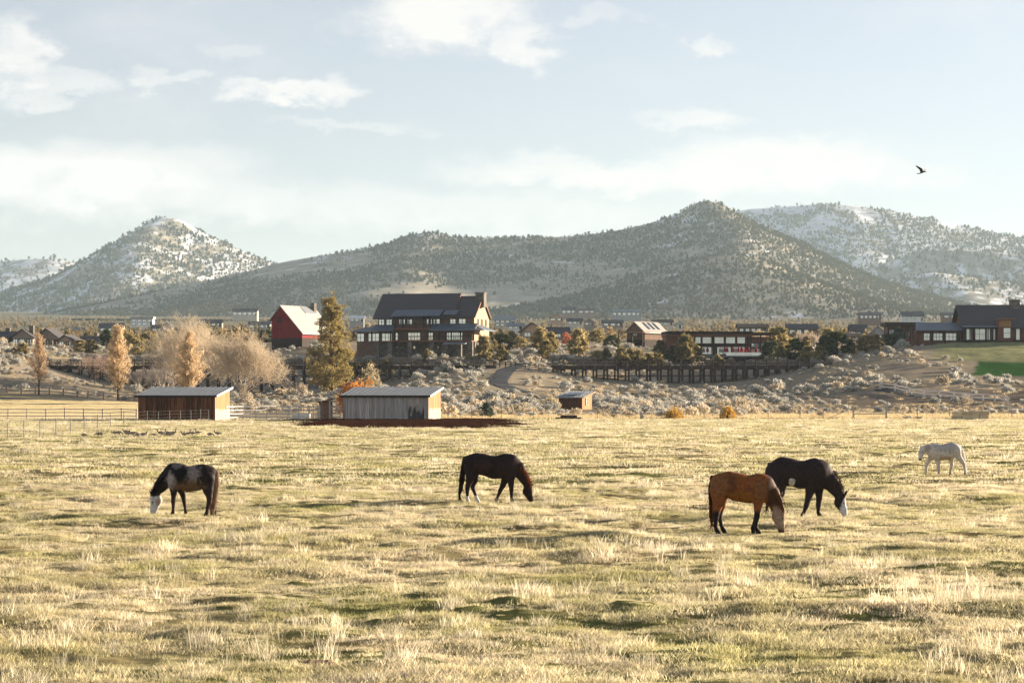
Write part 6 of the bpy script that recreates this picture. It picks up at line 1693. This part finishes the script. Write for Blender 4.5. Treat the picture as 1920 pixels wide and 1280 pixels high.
# conifers: (u, base row, height px, Y, shape, variant, material, width, label)
TR = [(690, 668, 32, 462, 'round', 0, M_juni, 1.2, 'rounded olive juniper under the left wing of the lodge'), (724, 672, 30, 461, 'round', 1, M_juni, 1.3, 'rounded olive juniper beneath the lodge deck, right of its twin'),
      (668, 668, 30, 463, 'oval', 1, M_juni, 1.2, 'olive juniper tucked behind the pine'), (690, 616, 36, 600, 'cone', 0, M_pale, 1.0, 'small pale golden conifer left of the lodge roof'),
      (800, 655, 24, 476, 'cone', 1, M_juni, 1.2, 'small golden conifer in front of the lodge deck'), (880, 662, 16, 470, 'oval', 2, M_juni, 1.3, 'very small juniper at the lodge right corner'),
      (907, 664, 46, 470, 'oval', 0, M_juni, 1.0, 'tall narrow juniper at the right corner of the lodge'), (927, 656, 32, 478, 'cone', 2, M_juni, 1.1, 'narrow juniper behind the corner juniper'), (942, 644, 34, 500, 'round', 2, M_junid, 1.4, 'dark green rounded juniper right of the lodge gable'),
      (940, 672, 32, 466, 'oval', 1, M_juni, 1.1, 'golden juniper above the top of the asphalt path'), (975, 640, 22, 520, 'round', 0, M_juni, 1.7, 'low green juniper beside the dark green one'),
      (1012, 646, 46, 500, 'cone', 0, M_juni, 1.3, 'large golden juniper in front of the brown gabled house'), (1033, 644, 36, 505, 'oval', 2, M_juni, 1.2, 'juniper to the right of the large golden one'), (1026, 662, 32, 480, 'round', 1, M_juni, 1.3, 'rounded brownish juniper below the large golden one'),
      (1085, 654, 50, 490, 'oval', 0, M_juni, 1.1, 'big upright juniper in the middle of the slope'), (1120, 660, 20, 480, 'round', 2, M_juni, 1.3, 'small rounded juniper right of the big upright one'), (1136, 662, 22, 482, 'oval', 1, M_juni, 1.3, 'small golden juniper below the dark flat roof'),
      (1147, 642, 26, 530, 'round', 0, M_junid, 1.4, 'dark juniper left of the chalet'), (1165, 672, 38, 470, 'oval', 2, M_juni, 1.1, 'golden juniper just above the trestle, first of the row'), (1183, 671, 34, 472, 'round', 1, M_juni, 1.1, 'golden juniper, second of the row above the trestle'),
      (1198, 673, 36, 469, 'cone', 2, M_juni, 1.2, 'golden juniper, third of the row above the trestle'), (1217, 673, 30, 470, 'oval', 0, M_juni, 1.2, 'golden juniper, fourth of the row above the trestle'), (1233, 673, 30, 471, 'round', 2, M_juni, 1.1, 'golden juniper, last of the row above the trestle'),
      (1238, 656, 34, 490, 'oval', 1, M_juni, 1.2, 'juniper in front of the skylight roof'), (1285, 664, 56, 480, 'oval', 2, M_juni, 1.15, 'tall golden juniper at the left end of the pavilion'), (1265, 660, 32, 484, 'round', 0, M_junid, 1.2, 'dark juniper beside the tall golden one'),
      (1316, 674, 22, 474, 'oval', 0, M_juni, 1.2, 'small golden juniper left below the pavilion'), (1345, 674, 28, 470, 'cone', 0, M_juni, 1.5, 'golden cone-shaped juniper in front of the pavilion'), (1394, 673, 12, 472, 'round', 1, M_juni, 1.6, 'low juniper under the terrace balustrade'),
      (1459, 648, 52, 500, 'round', 1, M_juni, 1.1, 'large golden round juniper at the right end of the pavilion'), (1446, 668, 36, 482, 'round', 2, M_junid, 1.3, 'dark juniper under the large golden round one'), (1463, 674, 30, 474, 'cone', 1, M_juni, 1.2, 'olive juniper right of the terrace'),
      (1490, 674, 40, 476, 'round', 0, M_junid, 1.2, 'dark juniper in front of the white aspens'), (1512, 640, 30, 510, 'oval', 1, M_juni, 1.0, 'olive juniper between the white aspens'), (1553, 645, 44, 500, 'oval', 0, M_juni, 1.0, 'golden juniper rising behind the big dark one'),
      (1516, 690, 34, 458, 'round', 1, M_juni, 1.3, 'orange-green juniper at the right end of the trestle'), (1536, 682, 28, 462, 'oval', 2, M_juni, 1.3, 'orange-green juniper right of the trestle end'), (1547, 672, 40, 474, 'oval', 1, M_junid, 1.2, 'dark juniper left of the biggest dark one'),
      (1570, 672, 48, 470, 'round', 2, M_junid, 1.3, 'biggest dark green juniper on the right slope'), (1594, 668, 30, 474, 'cone', 2, M_juni, 1.2, 'golden juniper right of the biggest dark one'), (1624, 662, 34, 474, 'round', 0, M_juni, 1.5, 'broad orange-brown juniper left of the brown building'),
      (1643, 655, 30, 482, 'oval', 0, M_juni, 1.1, 'olive juniper beside the broad orange-brown one'), (1664, 652, 28, 484, 'round', 1, M_junid, 1.1, 'dark rounded juniper in front of the brown building'), (1684, 648, 38, 478, 'cone', 1, M_junib, 1.2, 'blue-green spruce in front of the brown building'),
      (1789, 606, 24, 640, 'oval', 2, M_juni, 1.2, 'golden pine peeping over the annex roof'), (912, 782, 28, 262, 'cone', 0, M_junib, 1.5, 'small blue-green juniper at the pasture edge'),
      (1331, 622, 26, 600, 'round', 0, M_juni, 1.5, 'golden round tree behind the pavilion roof'), (1305, 620, 24, 620, 'oval', 1, M_juni, 1.3, 'golden tree left behind the pavilion roof'), (1440, 622, 20, 640, 'round', 1, M_juni, 1.3, 'small golden tree behind the large round juniper'),
      (250, 668, 40, 520, 'round', 0, M_juni, 1.3, 'brown-green juniper right of the orange poplar'), (280, 664, 38, 530, 'round', 1, M_juni, 1.3, 'juniper in the thicket between the orange poplars'), (232, 652, 34, 560, 'oval', 0, M_juni, 1.2, 'juniper behind the top of the orange poplar'),
      (312, 660, 34, 540, 'round', 2, M_juni, 1.3, 'juniper left of the broad cottonwood'), (150, 660, 24, 520, 'round', 2, M_juni, 1.4, 'low juniper below the small dark-roofed house'), (170, 662, 26, 515, 'oval', 1, M_juni, 1.4, 'juniper in front of the tiny gabled house'),
      (200, 654, 34, 560, 'oval', 2, M_junid, 1.1, 'dark juniper left of the orange poplar top'), (395, 640, 42, 560, 'round', 0, M_junid, 1.2, 'dark green juniper between the two cottonwoods'), (125, 636, 26, 640, 'cone', 1, M_juni, 1.2, 'small golden conifer behind the left houses'),
      (40, 664, 24, 470, 'round', 1, M_juni, 1.5, 'round olive juniper below the taupe house'), (500, 628, 26, 620, 'round', 2, M_junid, 1.5, 'dark juniper left behind the red barn'), (1118, 632, 24, 600, 'round', 0, M_juni, 1.6, 'juniper behind the big upright one'), (960, 632, 20, 640, 'oval', 1, M_juni, 1.5, 'small golden juniper below the blue-roofed bungalow')]
for (u, vb, hp, Y, sh, i, m, w, lb) in TR:
    conifer('juniper_tree' if 'spruce' not in lb else 'spruce_tree', lb, u, vb, hp, Y, sh, i, m, 'tree', 'junipers around the lodges', w)

# ------------------------------------------------------------------ the air
def haze():
    b = MB(); b.box(-7000, 7000, -400, 9400, -3, 520)
    m, nt, N, L = _nt('haze_air'); out = N.new('ShaderNodeOutputMaterial'); pv = N.new('ShaderNodeVolumePrincipled')
    pv.inputs['Color'].default_value = (.66, .86, 1.0, 1); pv.inputs['Density'].default_value = 0.52e-4; pv.inputs['Anisotropy'].default_value = .1
    L.new(pv.outputs[0], out.inputs['Volume'])
    o = b.build('haze', m); tag(o, 'thin pale haze in the air over the valley', 'haze', kind='stuff')
haze()
